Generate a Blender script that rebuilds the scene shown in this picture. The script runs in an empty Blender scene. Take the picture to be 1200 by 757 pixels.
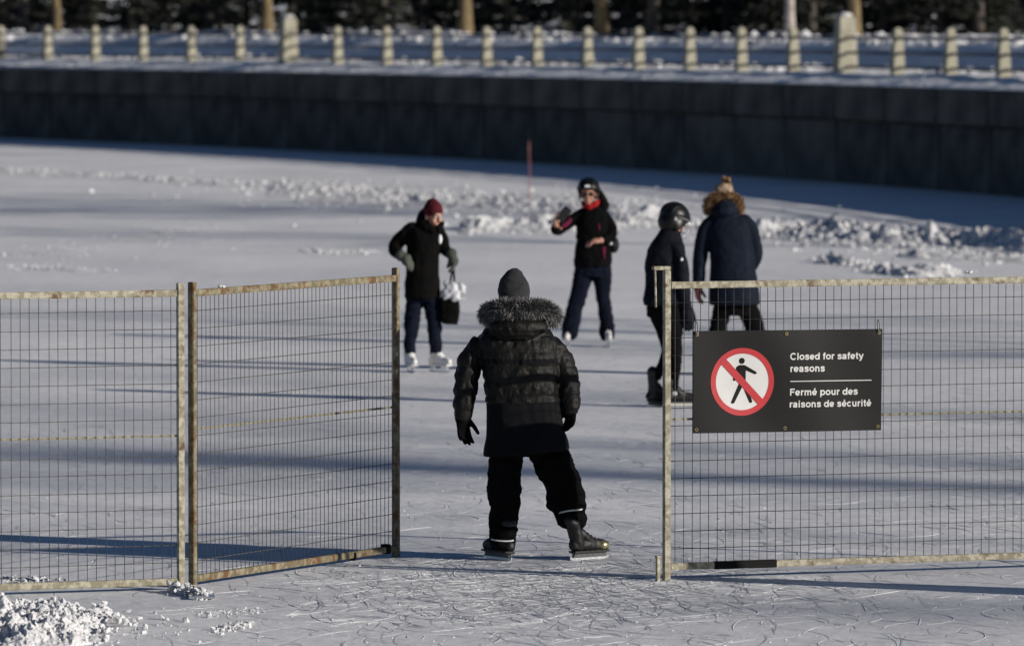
import bpy, bmesh, math, random
from mathutils import Vector, Matrix, noise
random.seed(7)
R = math.radians
scene = bpy.context.scene
C = scene.collection

# ------------------------------------------------------------------ camera, light, exposure
CAM_H, FPX, HORIZON = 3.31, 7500.0, 25.0        # eye height, focal length in photo pixels, horizon row
PITCH = math.atan((378.5 - HORIZON) / FPX)
cd = bpy.data.cameras.new('camera'); cam = bpy.data.objects.new('camera', cd); C.objects.link(cam)
cam.location = (0, 0, CAM_H); cam.rotation_euler = (math.pi/2 - PITCH, 0, 0)
cd.sensor_width = 36; cd.lens = 36 * FPX / 1200; cd.clip_start = 0.5; cd.clip_end = 6000
cd.dof.use_dof = True; cd.dof.focus_distance = 38.3; cd.dof.aperture_fstop = 4.5
scene.camera = cam

SUN_EL, SUN_AZ = R(17), R(27)                    # low winter sun from the right, a little behind the camera
SUN = Vector((math.cos(SUN_AZ)*math.cos(SUN_EL), -math.sin(SUN_AZ)*math.cos(SUN_EL), math.sin(SUN_EL)))
w = bpy.data.worlds.new('World'); scene.world = w; w.use_nodes = True
nt = w.node_tree; bg = nt.nodes['Background']
sky = nt.nodes.new('ShaderNodeTexSky'); sky.sky_type = 'NISHITA'; sky.sun_disc = False
sky.dust_density = .3; sky.air_density = .8; sky.ozone_density = 3; sky.altitude = 2500; sky.sun_elevation = SUN_EL; sky.sun_rotation = math.atan2(SUN.x, SUN.y)
nt.links.new(sky.outputs['Color'], bg.inputs['Color']); bg.inputs['Strength'].default_value = 0.05
sl = bpy.data.lights.new('sun', 'SUN'); sl.energy = 5.0; sl.angle = R(0.53); sl.color = (1.0, 0.93, 0.84)
so = bpy.data.objects.new('sun', sl); C.objects.link(so); so.rotation_euler = SUN.to_track_quat('Z', 'Y').to_euler()
so.location = (30, -15, 20)
vs = scene.view_settings; vs.view_transform = 'Standard'; vs.look = 'None'; vs.gamma = 1; vs.use_curve_mapping = False
vs.exposure = 0.1

# ------------------------------------------------------------------ helpers
def G(px, py, z=0.0):
    """Where the sight line through a photo pixel meets the level z: a true place on the ice."""
    dx, dy = (px - 600) / FPX, (378.5 - py) / FPX
    d = Vector((dx, math.cos(PITCH) + dy*math.sin(PITCH), -math.sin(PITCH) + dy*math.cos(PITCH)))
    t = (z - CAM_H) / d.z
    return Vector((d.x*t, d.y*t, z))

def link(o, parent=None):
    C.objects.link(o)
    if parent: o.parent = parent
    return o
def tag(o, label, cat, group=None, kind=None):
    if label: o['label'] = label
    if cat: o['category'] = cat
    if group: o['group'] = group
    if kind: o['kind'] = kind
    return o
def empty(name, loc, rz=0):
    o = bpy.data.objects.new(name, None); o.location = loc; o.rotation_euler = (0, 0, rz); o.empty_display_size = .2
    return link(o)
def obj(name, me, parent=None):
    return link(bpy.data.objects.new(name, me), parent)
def mesh(bm, m, smooth=False, name='mesh'):
    me = bpy.data.meshes.new(name)
    bmesh.ops.recalc_face_normals(bm, faces=bm.faces)
    bm.to_mesh(me); bm.free()
    for x in (m if isinstance(m, (list, tuple)) else [m]): me.materials.append(x)
    if smooth:
        for p in me.polygons: p.use_smooth = True
    return me
def raw(verts, faces, m, smooth=False, midx=None):
    me = bpy.data.meshes.new('mesh'); me.from_pydata([tuple(v) for v in verts], [], faces)
    for x in (m if isinstance(m, (list, tuple)) else [m]): me.materials.append(x)
    if midx: me.polygons.foreach_set('material_index', midx)
    if smooth: me.polygons.foreach_set('use_smooth', [True]*len(me.polygons))
    me.update(); return me

def box(bm, c, s, rot=None, bevel=0):
    r = bmesh.ops.create_cube(bm, size=1)['verts']
    bmesh.ops.scale(bm, vec=s, verts=r)
    if bevel:
        es = list({e for v in r for e in v.link_edges})
        r = list({v for f in bmesh.ops.bevel(bm, geom=es, offset=bevel, segments=2, affect='EDGES')['faces'] for v in f.verts} | {v for v in r if v.is_valid})
    if rot: bmesh.ops.rotate(bm, matrix=rot, verts=r, cent=(0, 0, 0))
    bmesh.ops.translate(bm, vec=c, verts=r)
def ellipsoid(bm, c, r, rot=None, u=16, v=10):
    vs_ = bmesh.ops.create_uvsphere(bm, u_segments=u, v_segments=v, radius=1)['verts']
    M = Matrix.Translation(c) @ (rot.to_4x4() if rot else Matrix.Identity(4)) @ Matrix.Diagonal((r[0], r[1], r[2], 1))
    bmesh.ops.transform(bm, matrix=M, verts=vs_)
def cat_rom(p, n=4):
    out = []
    for i in range(len(p)-1):
        a, b, c, d = p[max(i-1, 0)], p[i], p[i+1], p[min(i+2, len(p)-1)]
        for k in range(n):
            t = k/n
            out.append([0.5*((2*b[j]) + (-a[j]+c[j])*t + (2*a[j]-5*b[j]+4*c[j]-d[j])*t*t + (-a[j]+3*b[j]-3*c[j]+d[j])*t**3) for j in range(len(b))])
    out.append(list(p[-1])); return out
def loft(bm, rings):
    vr = [[bm.verts.new(v) for v in r] for r in rings]
    n = len(vr[0])
    for a, b in zip(vr, vr[1:]):
        for i in range(n): bm.faces.new((a[i], a[(i+1) % n], b[(i+1) % n], b[i]))
    bm.faces.new(vr[0][::-1]); bm.faces.new(vr[-1])
def tube(bm, pts, n=10, smooth=3, round_caps=True):
    """pts: (x, y, z, ra, rb) swept with ra across and rb in depth"""
    p = cat_rom([list(q) + ([q[3]] if len(q) == 4 else []) for q in pts], smooth) if smooth > 1 else [list(q) + ([q[3]] if len(q) == 4 else []) for q in pts]
    rings = []; N = len(p)
    for i, q in enumerate(p):
        a, b = p[max(i-1, 0)], p[min(i+1, N-1)]
        t = (Vector(b[:3]) - Vector(a[:3])).normalized()
        ref = Vector((1, 0, 0)) if abs(t.x) < .85 else Vector((0, 0, 1))
        A = (ref - t*ref.dot(t)).normalized(); B = t.cross(A)
        def ring(c, k): return [c + A*(q[3]*k*math.cos(2*math.pi*j/n)) + B*(q[4]*k*math.sin(2*math.pi*j/n)) for j in range(n)]
        c = Vector(q[:3]); rm = min(q[3], q[4])
        if i == 0 and round_caps: rings += [ring(c - t*rm*.9, .35), ring(c - t*rm*.55, .8)]
        rings.append(ring(c, 1))
        if i == N-1 and round_caps: rings += [ring(c + t*rm*.55, .8), ring(c + t*rm*.9, .35)]
    loft(bm, rings)
def remesh(bm, voxel, m, smooth=2, disp=None):
    me = bpy.data.meshes.new('tmp'); bmesh.ops.recalc_face_normals(bm, faces=bm.faces); bm.to_mesh(me); bm.free()
    o = bpy.data.objects.new('tmp', me); C.objects.link(o)
    r = o.modifiers.new('r', 'REMESH'); r.mode = 'VOXEL'; r.voxel_size = voxel
    if smooth:
        s = o.modifiers.new('s', 'SMOOTH'); s.iterations = smooth; s.factor = .5
    dg = bpy.context.evaluated_depsgraph_get()
    out = bpy.data.meshes.new_from_object(o.evaluated_get(dg))
    bpy.data.objects.remove(o); bpy.data.meshes.remove(me)
    if disp:
        ns = [v.normal.copy() for v in out.vertices]
        for v, nn in zip(out.vertices, ns): v.co += nn * disp(v.co, nn)
    out.materials.clear()
    for x in (m if isinstance(m, (list, tuple)) else [m]): out.materials.append(x)
    out.polygons.foreach_set('use_smooth', [True]*len(out.polygons)); out.update()
    return out

def pmat(name, c1, c2=None, scale=5, rough=.6, bump=0, bscale=None, metal=0, stretch=(1, 1, 1), lo=.35, hi=.65, spec=.5, detail=4, bdist=.01, sheen=0):
    m = bpy.data.materials.new(name); m.use_nodes = True; t = m.node_tree; b = t.nodes['Principled BSDF']
    b.inputs['Roughness'].default_value = rough; b.inputs['Metallic'].default_value = metal
    b.inputs['Specular IOR Level'].default_value = spec
    if sheen: b.inputs['Sheen Weight'].default_value = sheen
    tc = t.nodes.new('ShaderNodeTexCoord'); mp = t.nodes.new('ShaderNodeMapping'); mp.inputs['Scale'].default_value = stretch
    t.links.new(tc.outputs['Object'], mp.inputs['Vector'])
    if c2:
        n = t.nodes.new('ShaderNodeTexNoise'); n.inputs['Scale'].default_value = scale; n.inputs['Detail'].default_value = detail
        t.links.new(mp.outputs[0], n.inputs['Vector'])
        r = t.nodes.new('ShaderNodeValToRGB'); r.color_ramp.elements[0].position = lo; r.color_ramp.elements[1].position = hi
        r.color_ramp.elements[0].color = (*c1, 1); r.color_ramp.elements[1].color = (*c2, 1)
        t.links.new(n.outputs['Fac'], r.inputs['Fac']); t.links.new(r.outputs['Color'], b.inputs['Base Color'])
    else: b.inputs['Base Color'].default_value = (*c1, 1)
    if bump:
        n2 = t.nodes.new('ShaderNodeTexNoise'); n2.inputs['Scale'].default_value = bscale or scale*4; n2.inputs['Detail'].default_value = 5
        t.links.new(mp.outputs[0], n2.inputs['Vector'])
        bp = t.nodes.new('ShaderNodeBump'); bp.inputs['Strength'].default_value = bump; bp.inputs['Distance'].default_value = bdist
        t.links.new(n2.outputs['Fac'], bp.inputs['Height']); t.links.new(bp.outputs['Normal'], b.inputs['Normal'])
    return m

M = {}
M['snow'] = pmat('snow', (.54, .545, .56), (.64, .64, .645), 3, .85, .5, 40, bdist=.02)
M['bank_snow'] = pmat('bank_snow', (.78, .80, .83), (.86, .86, .87), .8, .8, .6, 4, bdist=.15)
M['ridge'] = pmat('ice_shavings', (.62, .63, .65), (.74, .74, .75), 14, .7, .3, 90)
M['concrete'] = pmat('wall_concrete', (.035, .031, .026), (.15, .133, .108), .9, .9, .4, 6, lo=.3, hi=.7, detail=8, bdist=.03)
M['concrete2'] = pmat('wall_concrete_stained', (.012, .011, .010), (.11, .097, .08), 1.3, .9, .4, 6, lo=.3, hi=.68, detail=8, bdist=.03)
M['post'] = pmat('post_concrete', (.27, .255, .19), (.38, .36, .28), 5, .85, .2, 20)
M['rail_pipe'] = pmat('railing_pipe', (.035, .045, .07), (.06, .07, .10), 8, .5)
M['bark'] = pmat('tan_bark', (.10, .07, .032), (.19, .14, .07), 6, .9, .6, 20, stretch=(3, 3, .6))
M['bark_dark'] = pmat('dark_bark', (.03, .026, .022), (.07, .06, .05), 6, .9, .6, 20, stretch=(3, 3, .6))
M['bark_pale'] = pmat('pale_bark', (.22, .19, .17), (.42, .38, .35), 4, .8, .3, 14, stretch=(1, 1, 3))
M['needles'] = pmat('evergreen_needles', (.006, .008, .0045), (.018, .021, .012), 3, .8)
M['twigs'] = pmat('bare_twigs', (.045, .036, .028), (.09, .072, .055), 5, .85)
M['red_pole'] = pmat('faded_red_plastic', (.28, .06, .06), (.24, .08, .08), 6, .6)

def galv(name, base, base2, rust, amount):
    m = pmat(name, base, base2, 30, .6, .4, 160, bdist=.003, lo=.42, hi=.60, detail=8)
    t = m.node_tree; b = t.nodes['Principled BSDF']
    b.inputs['Metallic'].default_value = .15
    old = b.inputs['Base Color'].links[0].from_socket
    tc = [n for n in t.nodes if n.type == 'TEX_COORD'][0]
    n = t.nodes.new('ShaderNodeTexNoise'); n.inputs['Scale'].default_value = 9; n.inputs['Detail'].default_value = 9; n.inputs['Roughness'].default_value = .72
    t.links.new(tc.outputs['Object'], n.inputs['Vector'])
    r = t.nodes.new('ShaderNodeValToRGB'); r.color_ramp.elements[0].position = amount; r.color_ramp.elements[1].position = amount + .09
    t.links.new(n.outputs['Fac'], r.inputs['Fac'])
    mx = t.nodes.new('ShaderNodeMix'); mx.data_type = 'RGBA'
    t.links.new(r.outputs['Color'], mx.inputs['Factor']); t.links.new(old, mx.inputs[6]); mx.inputs[7].default_value = (*rust, 1)
    t.links.new(mx.outputs[2], b.inputs['Base Color'])
    return m
M['galv'] = galv('weathered_galvanised_steel', (.20, .18, .12), (.37, .345, .265), (.10, .052, .02), .545)
M['galv_rust'] = galv('rusty_galvanised_steel', (.13, .11, .065), (.25, .22, .145), (.12, .058, .02), .50)
M['bar'] = galv('weathered_bar', (.17, .155, .10), (.28, .26, .19), (.10, .05, .018), .62)
M['wire'] = pmat('fence_wire', (.05, .048, .045), (.10, .095, .088), 30, .55, metal=.3)
M['steel'] = pmat('bright_steel', (.55, .56, .58), (.7, .7, .72), 30, .3, metal=.9)
M['hook_steel'] = pmat('hook_steel', (.12, .12, .12), (.2, .2, .2), 30, .45, metal=.4)
M['brass'] = pmat('brass_grommet', (.30, .23, .10), (.42, .34, .17), 60, .35, metal=.8)
M['black_tape'] = pmat('black_tape', (.004, .004, .004), (.007, .007, .007), 20, .7, spec=.15)

# ------------------------------------------------------------------ the ice and the ground
def ice_material():
    m = bpy.data.materials.new('skated_ice'); m.use_nodes = True; t = m.node_tree; b = t.nodes['Principled BSDF']
    N, L = t.nodes.new, t.links.new
    tc = N('ShaderNodeTexCoord')
    def nz(scale, detail, stretch=(1, 1, 1), rough=.55, distort=0):
        mp = N('ShaderNodeMapping'); mp.inputs['Scale'].default_value = stretch; L(tc.outputs['Object'], mp.inputs['Vector'])
        n = N('ShaderNodeTexNoise'); n.inputs['Scale'].default_value = scale; n.inputs['Detail'].default_value = detail
        n.inputs['Roughness'].default_value = rough; n.inputs['Distortion'].default_value = distort
        L(mp.outputs[0], n.inputs['Vector']); return n.outputs['Fac']
    def ramp(s, a, b_, ca, cb):
        r = N('ShaderNodeValToRGB'); r.color_ramp.elements[0].position = a; r.color_ramp.elements[1].position = b_
        r.color_ramp.elements[0].color = (*ca, 1); r.color_ramp.elements[1].color = (*cb, 1); L(s, r.inputs['Fac']); return r.outputs['Color']
    def mixc(f, a, c, mode='MIX'):
        x = N('ShaderNodeMix'); x.data_type = 'RGBA'; x.blend_type = mode
        if isinstance(f, float): x.inputs['Factor'].default_value = f
        else: L(f, x.inputs['Factor'])
        L(a, x.inputs[6]); L(c, x.inputs[7]); return x.outputs[2]
    base = ramp(nz(.35, 6, (1, .6, 1)), .35, .68, (.76, .765, .785), (.93, .93, .93))
    fine = ramp(nz(9, 6, (1, .5, 1), .65), .3, .7, (.82, .82, .83), (1, 1, 1))
    col = mixc(1.0, base, fine, 'MULTIPLY')
    # thin curved skate scratches: the edges of warped cells
    def cells(scale, width, warp, stretch):
        mp = N('ShaderNodeMapping'); mp.inputs['Scale'].default_value = stretch; L(tc.outputs['Object'], mp.inputs['Vector'])
        n = N('ShaderNodeTexNoise'); n.inputs['Scale'].default_value = scale*.7; n.inputs['Detail'].default_value = 2; L(mp.outputs[0], n.inputs['Vector'])
        ad = N('ShaderNodeVectorMath'); ad.operation = 'MULTIPLY_ADD'; L(n.outputs['Color'], ad.inputs[0]); ad.inputs[1].default_value = (warp,)*3; L(mp.outputs[0], ad.inputs[2])
        v = N('ShaderNodeTexVoronoi'); v.feature = 'DISTANCE_TO_EDGE'; v.inputs['Scale'].default_value = scale; L(ad.outputs[0], v.inputs['Vector'])
        return ramp(v.outputs['Distance'], 0.0, width, (1, 1, 1), (0, 0, 0))
    s1 = cells(1.6, .012, 1.1, (1, .55, 1)); gate1 = ramp(nz(1.1, 3), .48, .6, (0, 0, 0), (1, 1, 1))
    f1 = mixc(1.0, s1, gate1, 'MULTIPLY')
    dark = N('ShaderNodeRGB'); dark.outputs[0].default_value = (.52, .53, .56, 1)
    col = mixc(f1, col, dark.outputs[0])
    L(col, b.inputs['Base Color'])
    b.inputs['Roughness'].default_value = .62; b.inputs['Specular IOR Level'].default_value = .3
    # relief
    h = N('ShaderNodeMath'); h.operation = 'MULTIPLY_ADD'; L(nz(14, 6, (1, .6, 1), .7), h.inputs[0]); h.inputs[1].default_value = .55
    h2 = N('ShaderNodeMath'); h2.operation = 'MULTIPLY'; L(nz(2.2, 4, (1, .5, 1)), h2.inputs[0]); h2.inputs[1].default_value = 1.6; L(h2.outputs[0], h.inputs[2])
    h3 = N('ShaderNodeMath'); h3.operation = 'MULTIPLY_ADD'; L(f1, h3.inputs[0]); h3.inputs[1].default_value = -.25; L(h.outputs[0], h3.inputs[2])
    bp = N('ShaderNodeBump'); bp.inputs['Strength'].default_value = .6; bp.inputs['Distance'].default_value = .012
    L(h3.outputs[0], bp.inputs['Height']); L(bp.outputs['Normal'], b.inputs['Normal'])
    return m
M['ice'] = ice_material()
def grid(x0, x1, y0, y1, nx, ny, zf, m, smooth=True):
    v = [(x0+(x1-x0)*i/nx, y0+(y1-y0)*j/ny, 0) for j in range(ny+1) for i in range(nx+1)]
    v = [(x, y, zf(x, y)) for x, y, _ in v]
    f = [(j*(nx+1)+i, j*(nx+1)+i+1, (j+1)*(nx+1)+i+1, (j+1)*(nx+1)+i) for j in range(ny) for i in range(nx)]
    return raw(v, f, m, smooth)
tag(obj('snow_ground', grid(-3000, 3000, -3000, 3000, 6, 6, lambda x, y: -.06, M['bank_snow'])), 'flat snow covered land around the frozen canal', None, kind='structure')
tag(obj('ice', grid(-160, 75, -40, 300, 4, 4, lambda x, y: 0, M['ice'])), 'grey white skated ice of the frozen canal', None, kind='structure')

# ------------------------------------------------------------------ the far canal wall, its railing and the bank behind
WALL_H = 2.0
wl = [(-150, 262), (-95, 246), (-60, 232)]
for px in range(-600, 1801, 100):
    d = 182 - .0517*px; wl.append(((px-600)*d/FPX, d))
wl += [(18.5, 73), (26, 56), (38, 38), (52, 22), (72, 6), (98, -12), (125, -30)]
fine = cat_rom([list(p) for p in wl], 8)
acc = [0]
for a, b in zip(fine, fine[1:]): acc.append(acc[-1] + math.dist(a, b))
def wall_at(s):
    s = max(0, min(s, acc[-1]-1e-3))
    lo, hi = 0, len(acc)-1
    while hi - lo > 1:
        m_ = (lo+hi)//2
        if acc[m_] <= s: lo = m_
        else: hi = m_
    k = (s-acc[lo])/(acc[hi]-acc[lo]); a, b = Vector(fine[lo]), Vector(fine[hi])
    t = (b-a).normalized()
    return a.lerp(b, k), t, Vector((-t.y, t.x))      # n points away from the ice, to the bank
def off(s, n, z=0):
    p, t, nn = wall_at(s); q = p + nn*n
    return Vector((q.x, q.y, z))
def s_of_px(px, n=0):
    lo, hi = 0, acc[-1]
    for _ in range(50):
        m_ = (lo+hi)/2; q = off(m_, n)
        if 600 + FPX*q.x/q.y < px: lo = m_
        else: hi = m_
    return lo
S338, S990 = s_of_px(338, 1.15), s_of_px(990, 1.15)
SP = (S990 - S338) / 11
print('post spacing', SP, 'total', acc[-1])
wall = tag(empty('canal_wall', off(S990, 0)), 'long dark shaded concrete canal wall on the far side of the ice', 'wall')
wloc = wall.location.copy()
def wchild(name, me, p, ang):
    o = obj(name, me, wall); o.location = Vector(p) - wloc; o.rotation_euler = (0, 0, ang); return o
pm = []
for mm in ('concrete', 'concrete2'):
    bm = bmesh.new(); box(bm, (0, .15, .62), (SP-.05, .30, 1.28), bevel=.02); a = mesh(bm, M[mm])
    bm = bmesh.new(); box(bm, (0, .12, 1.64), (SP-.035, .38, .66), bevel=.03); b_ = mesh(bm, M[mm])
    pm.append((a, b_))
s0 = S990 - 60*SP
i0 = 0
rnd = random.Random(3)
for k in range(-36, 22):
    s = S990 + (k+.35)*SP
    if s < 2 or s > acc[-1]-2: continue
    p, t, n = wall_at(s); ang = math.atan2(t.y, t.x)
    a, b_ = pm[0 if rnd.random() < .5 else 1]
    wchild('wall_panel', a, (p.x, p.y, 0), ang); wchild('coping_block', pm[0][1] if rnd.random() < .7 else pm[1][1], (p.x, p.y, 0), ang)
# solid core behind the panels
vv, ff = [], []
ss = [acc[-1]*i/260 for i in range(261)]
for s in ss:
    for n, z in ((.12, -.05), (.12, 1.90), (1.0, 1.90), (1.0, -.05)): vv.append(off(s, n, z) - wloc)
for i in range(260):
    for j in range(4): ff.append((i*4+j, i*4+(j+1) % 4, (i+1)*4+(j+1) % 4, (i+1)*4+j))
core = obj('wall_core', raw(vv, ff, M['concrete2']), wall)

def prof(n):      # height of the bank at n metres behind the wall face
    pts = [(-.03, 2.0), (.02, 2.02), (.9, 2.22), (1.3, 2.24), (1.8, 2.29), (2.3, 2.2), (2.6, 2.22), (3.7, 2.82), (4.3, 2.90), (5.2, 2.92), (9, 2.9), (22, 3.05), (40, 4.2), (70, 9.5), (120, 15), (300, 22)]
    for (a, za), (b, zb) in zip(pts, pts[1:]):
        if n <= b: return za + (zb-za)*(n-a)/(b-a)
    return pts[-1][1]
ns = [-.03, .02, .3, .6, .9, 1.1, 1.3, 1.5, 1.8, 2.1, 2.4, 2.7, 3.0, 3.4, 3.8, 4.3, 4.8, 5.2, 6, 7.5, 9, 12, 16, 22, 30, 40, 55, 70, 95, 120, 200, 300]
sa = [acc[-1]*i/420 for i in range(421)]
vv, ff = [], []
for s in sa:
    p, t, nn = wall_at(s)
    for n in ns:
        q = off(s, n)
        amp = 0 if n < .1 else .075*min(1, n/1.5)*(1 + min(2, n/30))
        z = prof(n) + amp*noise.noise(Vector((s*.9, n*.9, 0))) + amp*.8*noise.noise(Vector((s*.25, n*.3, 5)))
        vv.append((q.x, q.y, z))
for i in range(len(sa)-1):
    for j in range(len(ns)-1):
        a = i*len(ns)+j; ff.append((a, a+len(ns), a+len(ns)+1, a+1))
tag(obj('bank', raw(vv, ff, M['bank_snow'], True)), 'snowy bank rising behind the canal wall', None, kind='structure')

# railing: tapered concrete posts with three pipe rails
rail = tag(empty('canal_railing', off(S990, 1.15, 2.17)), 'pale concrete post railing with dark pipe rails on top of canal wall', 'railing')
rl = rail.location.copy()
def post_mesh(w1, w2, h, big):
    bm = bmesh.new()
    prof_ = [(0, w1), (h*.25, w1*.97), (h*.8, w2), (h-.07, w2), (h, w2*.55)]
    loft(bm, [[Vector((sx*ww/2, sy*ww/2*1.1, z)) for sx, sy in ((-1, -1), (1, -1), (1, 1), (-1, 1))] for z, ww in prof_])
    bmesh.ops.bevel(bm, geom=[e for e in bm.edges], offset=.015, segments=1, affect='EDGES')
    return mesh(bm, M['post'])
pm_s, pm_b = post_mesh(.23, .17, 1.0, False), post_mesh(.40, .33, 1.26, True)
bmc = bmesh.new(); tube(bmc, [(0, -.02, 0, .055), (0, .02, 0, .055)], 10, 1, False); collar_me = mesh(bmc, M['rail_pipe'], True)
cap_v, capm = [], None
bm = bmesh.new(); ellipsoid(bm, (0, 0, 1.26), (.15, .16, .06), u=10, v=6); capm = mesh(bm, M['snow'], True)
for k in range(-30, 18):
    s = S990 + k*SP
    if s < 3 or s > acc[-1]-3: continue
    p, t, n = wall_at(s); q = off(s, 1.15, 2.17); big = (k % 11 == 0)
    o = obj('post', pm_b if big else pm_s, rail); o.location = q - rl; o.rotation_euler = (0, 0, math.atan2(t.y, t.x))
    if big: cs = obj('snow_cap', capm, o)
    s2 = S990 + (k+1)*SP
    if s2 < acc[-1]-3:
        q2 = off(s2, 1.15, 2.17)
        for z in (.18, .48, .79):
            bm = bmesh.new(); d = q2 - q
            tube(bm, [(q.x-rl.x, q.y-rl.y, z, .038), (q2.x-rl.x, q2.y-rl.y, z, .038)], 6, 1, False)
            obj('rail', mesh(bm, M['rail_pipe'], True), rail)

# ------------------------------------------------------------------ snow chunks
def chunk_verts(rng, c, r, vv, ff, flat=.75):
    base = len(vv)
    phi = (1+5**.5)/2
    ico = [(-1, phi, 0), (1, phi, 0), (-1, -phi, 0), (1, -phi, 0), (0, -1, phi), (0, 1, phi), (0, -1, -phi), (0, 1, -phi), (phi, 0, -1), (phi, 0, 1), (-phi, 0, -1), (-phi, 0, 1)]
    fc = [(0, 11, 5), (0, 5, 1), (0, 1, 7), (0, 7, 10), (0, 10, 11), (1, 5, 9), (5, 11, 4), (11, 10, 2), (10, 7, 6), (7, 1, 8), (3, 9, 4), (3, 4, 2), (3, 2, 6), (3, 6, 8), (3, 8, 9), (4, 9, 5), (2, 4, 11), (6, 2, 10), (8, 6, 7), (9, 8, 1)]
    q = Matrix.Rotation(rng.random()*6.28, 3, (rng.random()-.5, rng.random()-.5, rng.random()-.5)) if True else None
    sx, sy, sz = [r*rng.uniform(.7, 1.3)/1.9 for _ in range(3)]
    for x, y, z in ico:
        k = rng.uniform(.5, 1.3)
        v = q @ Vector((x*sx*k, y*sy*k, z*sz*k)); vv.append((c[0]+v.x, c[1]+v.y, c[2]+v.z*flat))
    for a, b, d in fc: ff.append((base+a, base+b, base+d))
def chunk_ridge(name, label, path, n, rmin, rmax, spread, mound, seed, m=None, power=2.5):
    """broken snow thrown up along a path on the ice: path of (x, y)"""
    rng = random.Random(seed); vv, ff = [], []
    p = cat_rom([list(q) for q in path], 6)
    for i in range(n):
        u = rng.random()*(len(p)-1); k = int(u); f = u-k; k2 = min(k+1, len(p)-1)
        x = p[k][0]*(1-f)+p[k2][0]*f; y = p[k][1]*(1-f)+p[k2][1]*f
        g = rng.gauss(0, 1); dx, dy = rng.gauss(0, spread*.3), g*spread
        clump = .5+.9*noise.noise(Vector((x*.8+dx, y*.4, seed)))
        if rng.random() > .35+clump: continue
        r = rmin + (rmax-rmin)*rng.random()**power
        z = max(0, mound*math.exp(-g*g)*(clump)*rng.uniform(.1, 1)) + r*.25
        chunk_verts(rng, (x+dx, y+dy, z), r, vv, ff)
    if mound > .015:
        nu, nw = max(30, int(sum(math.dist(a, b) for a, b in zip(p, p[1:]))/.09)), 26; base = len(vv); W2 = spread*2.2
        for i in range(nu+1):
            u = i/nu*(len(p)-1); k = min(int(u), len(p)-2); f = u-k
            x = p[k][0]*(1-f)+p[k+1][0]*f; y = p[k][1]*(1-f)+p[k+1][1]*f; end = min(1, i/6, (nu-i)/6)
            for j in range(nw+1):
                g = (j/nw-.5)*2; q = Vector((x*2.2, (y+g*W2)*1.6, seed))
                h_ = mound*math.exp(-g*g*4)*end*(.45 + .9*noise.noise(q*.45) + .55*noise.noise(q*1.7) + .35*noise.noise(q*4.1))
                vv.append((x+rng.gauss(0, .01), y+g*W2, h_*1.25 - .008))
        for i in range(nu):
            for j in range(nw):
                a = base+i*(nw+1)+j; ff.append((a, a+nw+1, a+nw+2, a+1))
    o = obj(name, raw(vv, ff, m or M['snow'], False)); tag(o, label, None, kind='stuff'); return o
def gp(pts): return [tuple(G(*q)[:2]) for q in pts]
chunk_ridge('snow_chunks', 'row of small snow chunks near the far left of the ice', gp([(-60, 199), (100, 206), (250, 215), (330, 218)]), 240, .012, .065, 1.4, .07, 11)
chunk_ridge('snow_chunks', 'broken snow chunks strewn behind the person in the maroon hat', gp([(320, 218), (420, 226), (520, 233), (640, 240), (730, 246)]), 800, .01, .055, 5.0, .075, 12)
chunk_ridge('snow_chunks', 'bright snow heap behind the black helmet skaters', gp([(535, 270), (600, 268), (680, 268), (770, 262), (830, 268)]), 900, .008, .045, 1.2, .17, 13)
chunk_ridge('snow_chunks', 'tall broken snow ridge at the right below the wall shadow', gp([(860, 268), (950, 276), (1040, 280), (1130, 284), (1260, 290)]), 2200, .01, .06, 2.4, .24, 14)
chunk_ridge('snow_chunks', 'low lit snow ridge just above the right fence rail', gp([(965, 306), (1000, 312), (1030, 318), (1070, 323), (1130, 322)]), 450, .01, .05, .5, .15, 15)
chunk_ridge('snow_chunks', 'scattered snow crumbs at the right edge behind the fence top', gp([(1050, 300), (1120, 300), (1200, 304), (1260, 310)]), 350, .01, .045, 1.3, .07, 16)
chunk_ridge('snow_chunks', 'thin snow streak behind the left fence panel top', gp([(20, 313), (60, 316), (120, 318)]), 200, .008, .03, .4, .03, 17)
chunk_ridge('snow_chunks', 'short snow streak left of the person in the maroon hat', gp([(355, 294), (385, 296), (440, 297)]), 200, .008, .04, .3, .06, 18)
chunk_ridge('snow_chunks', 'faint snow crumbs across the left middle of the ice', gp([(-40, 300), (60, 296), (160, 280), (230, 266)]), 260, .006, .025, 2.6, .018, 19)
# lumps on the bank behind the railing
def bank_chunks(label, n0, n1, cnt, rmin, rmax, seed):
    rng = random.Random(seed); vv, ff = [], []
    sA, sB = s_of_px(-60, n0), s_of_px(1260, n0)
    for i in range(cnt):
        s = rng.uniform(sA, sB); n = rng.uniform(n0, n1)
        if noise.noise(Vector((s*.35, n, seed))) + rng.uniform(-.35, .35) < -.1: continue
        r = rmin+(rmax-rmin)*rng.random()**2
        q = off(s, n, prof(n)+r*.3); chunk_verts(rng, q, r, vv, ff)
    tag(obj('snow_chunks', raw(vv, ff, M['snow'])), label, None, kind='stuff')
bank_chunks('ploughed snow lumps at the foot of the railing posts', 1.4, 2.3, 1100, .03, .14, 31)
bank_chunks('lit lumps of snow along the top of the bank below the trees', 3.6, 5.2, 900, .04, .17, 32)

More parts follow.
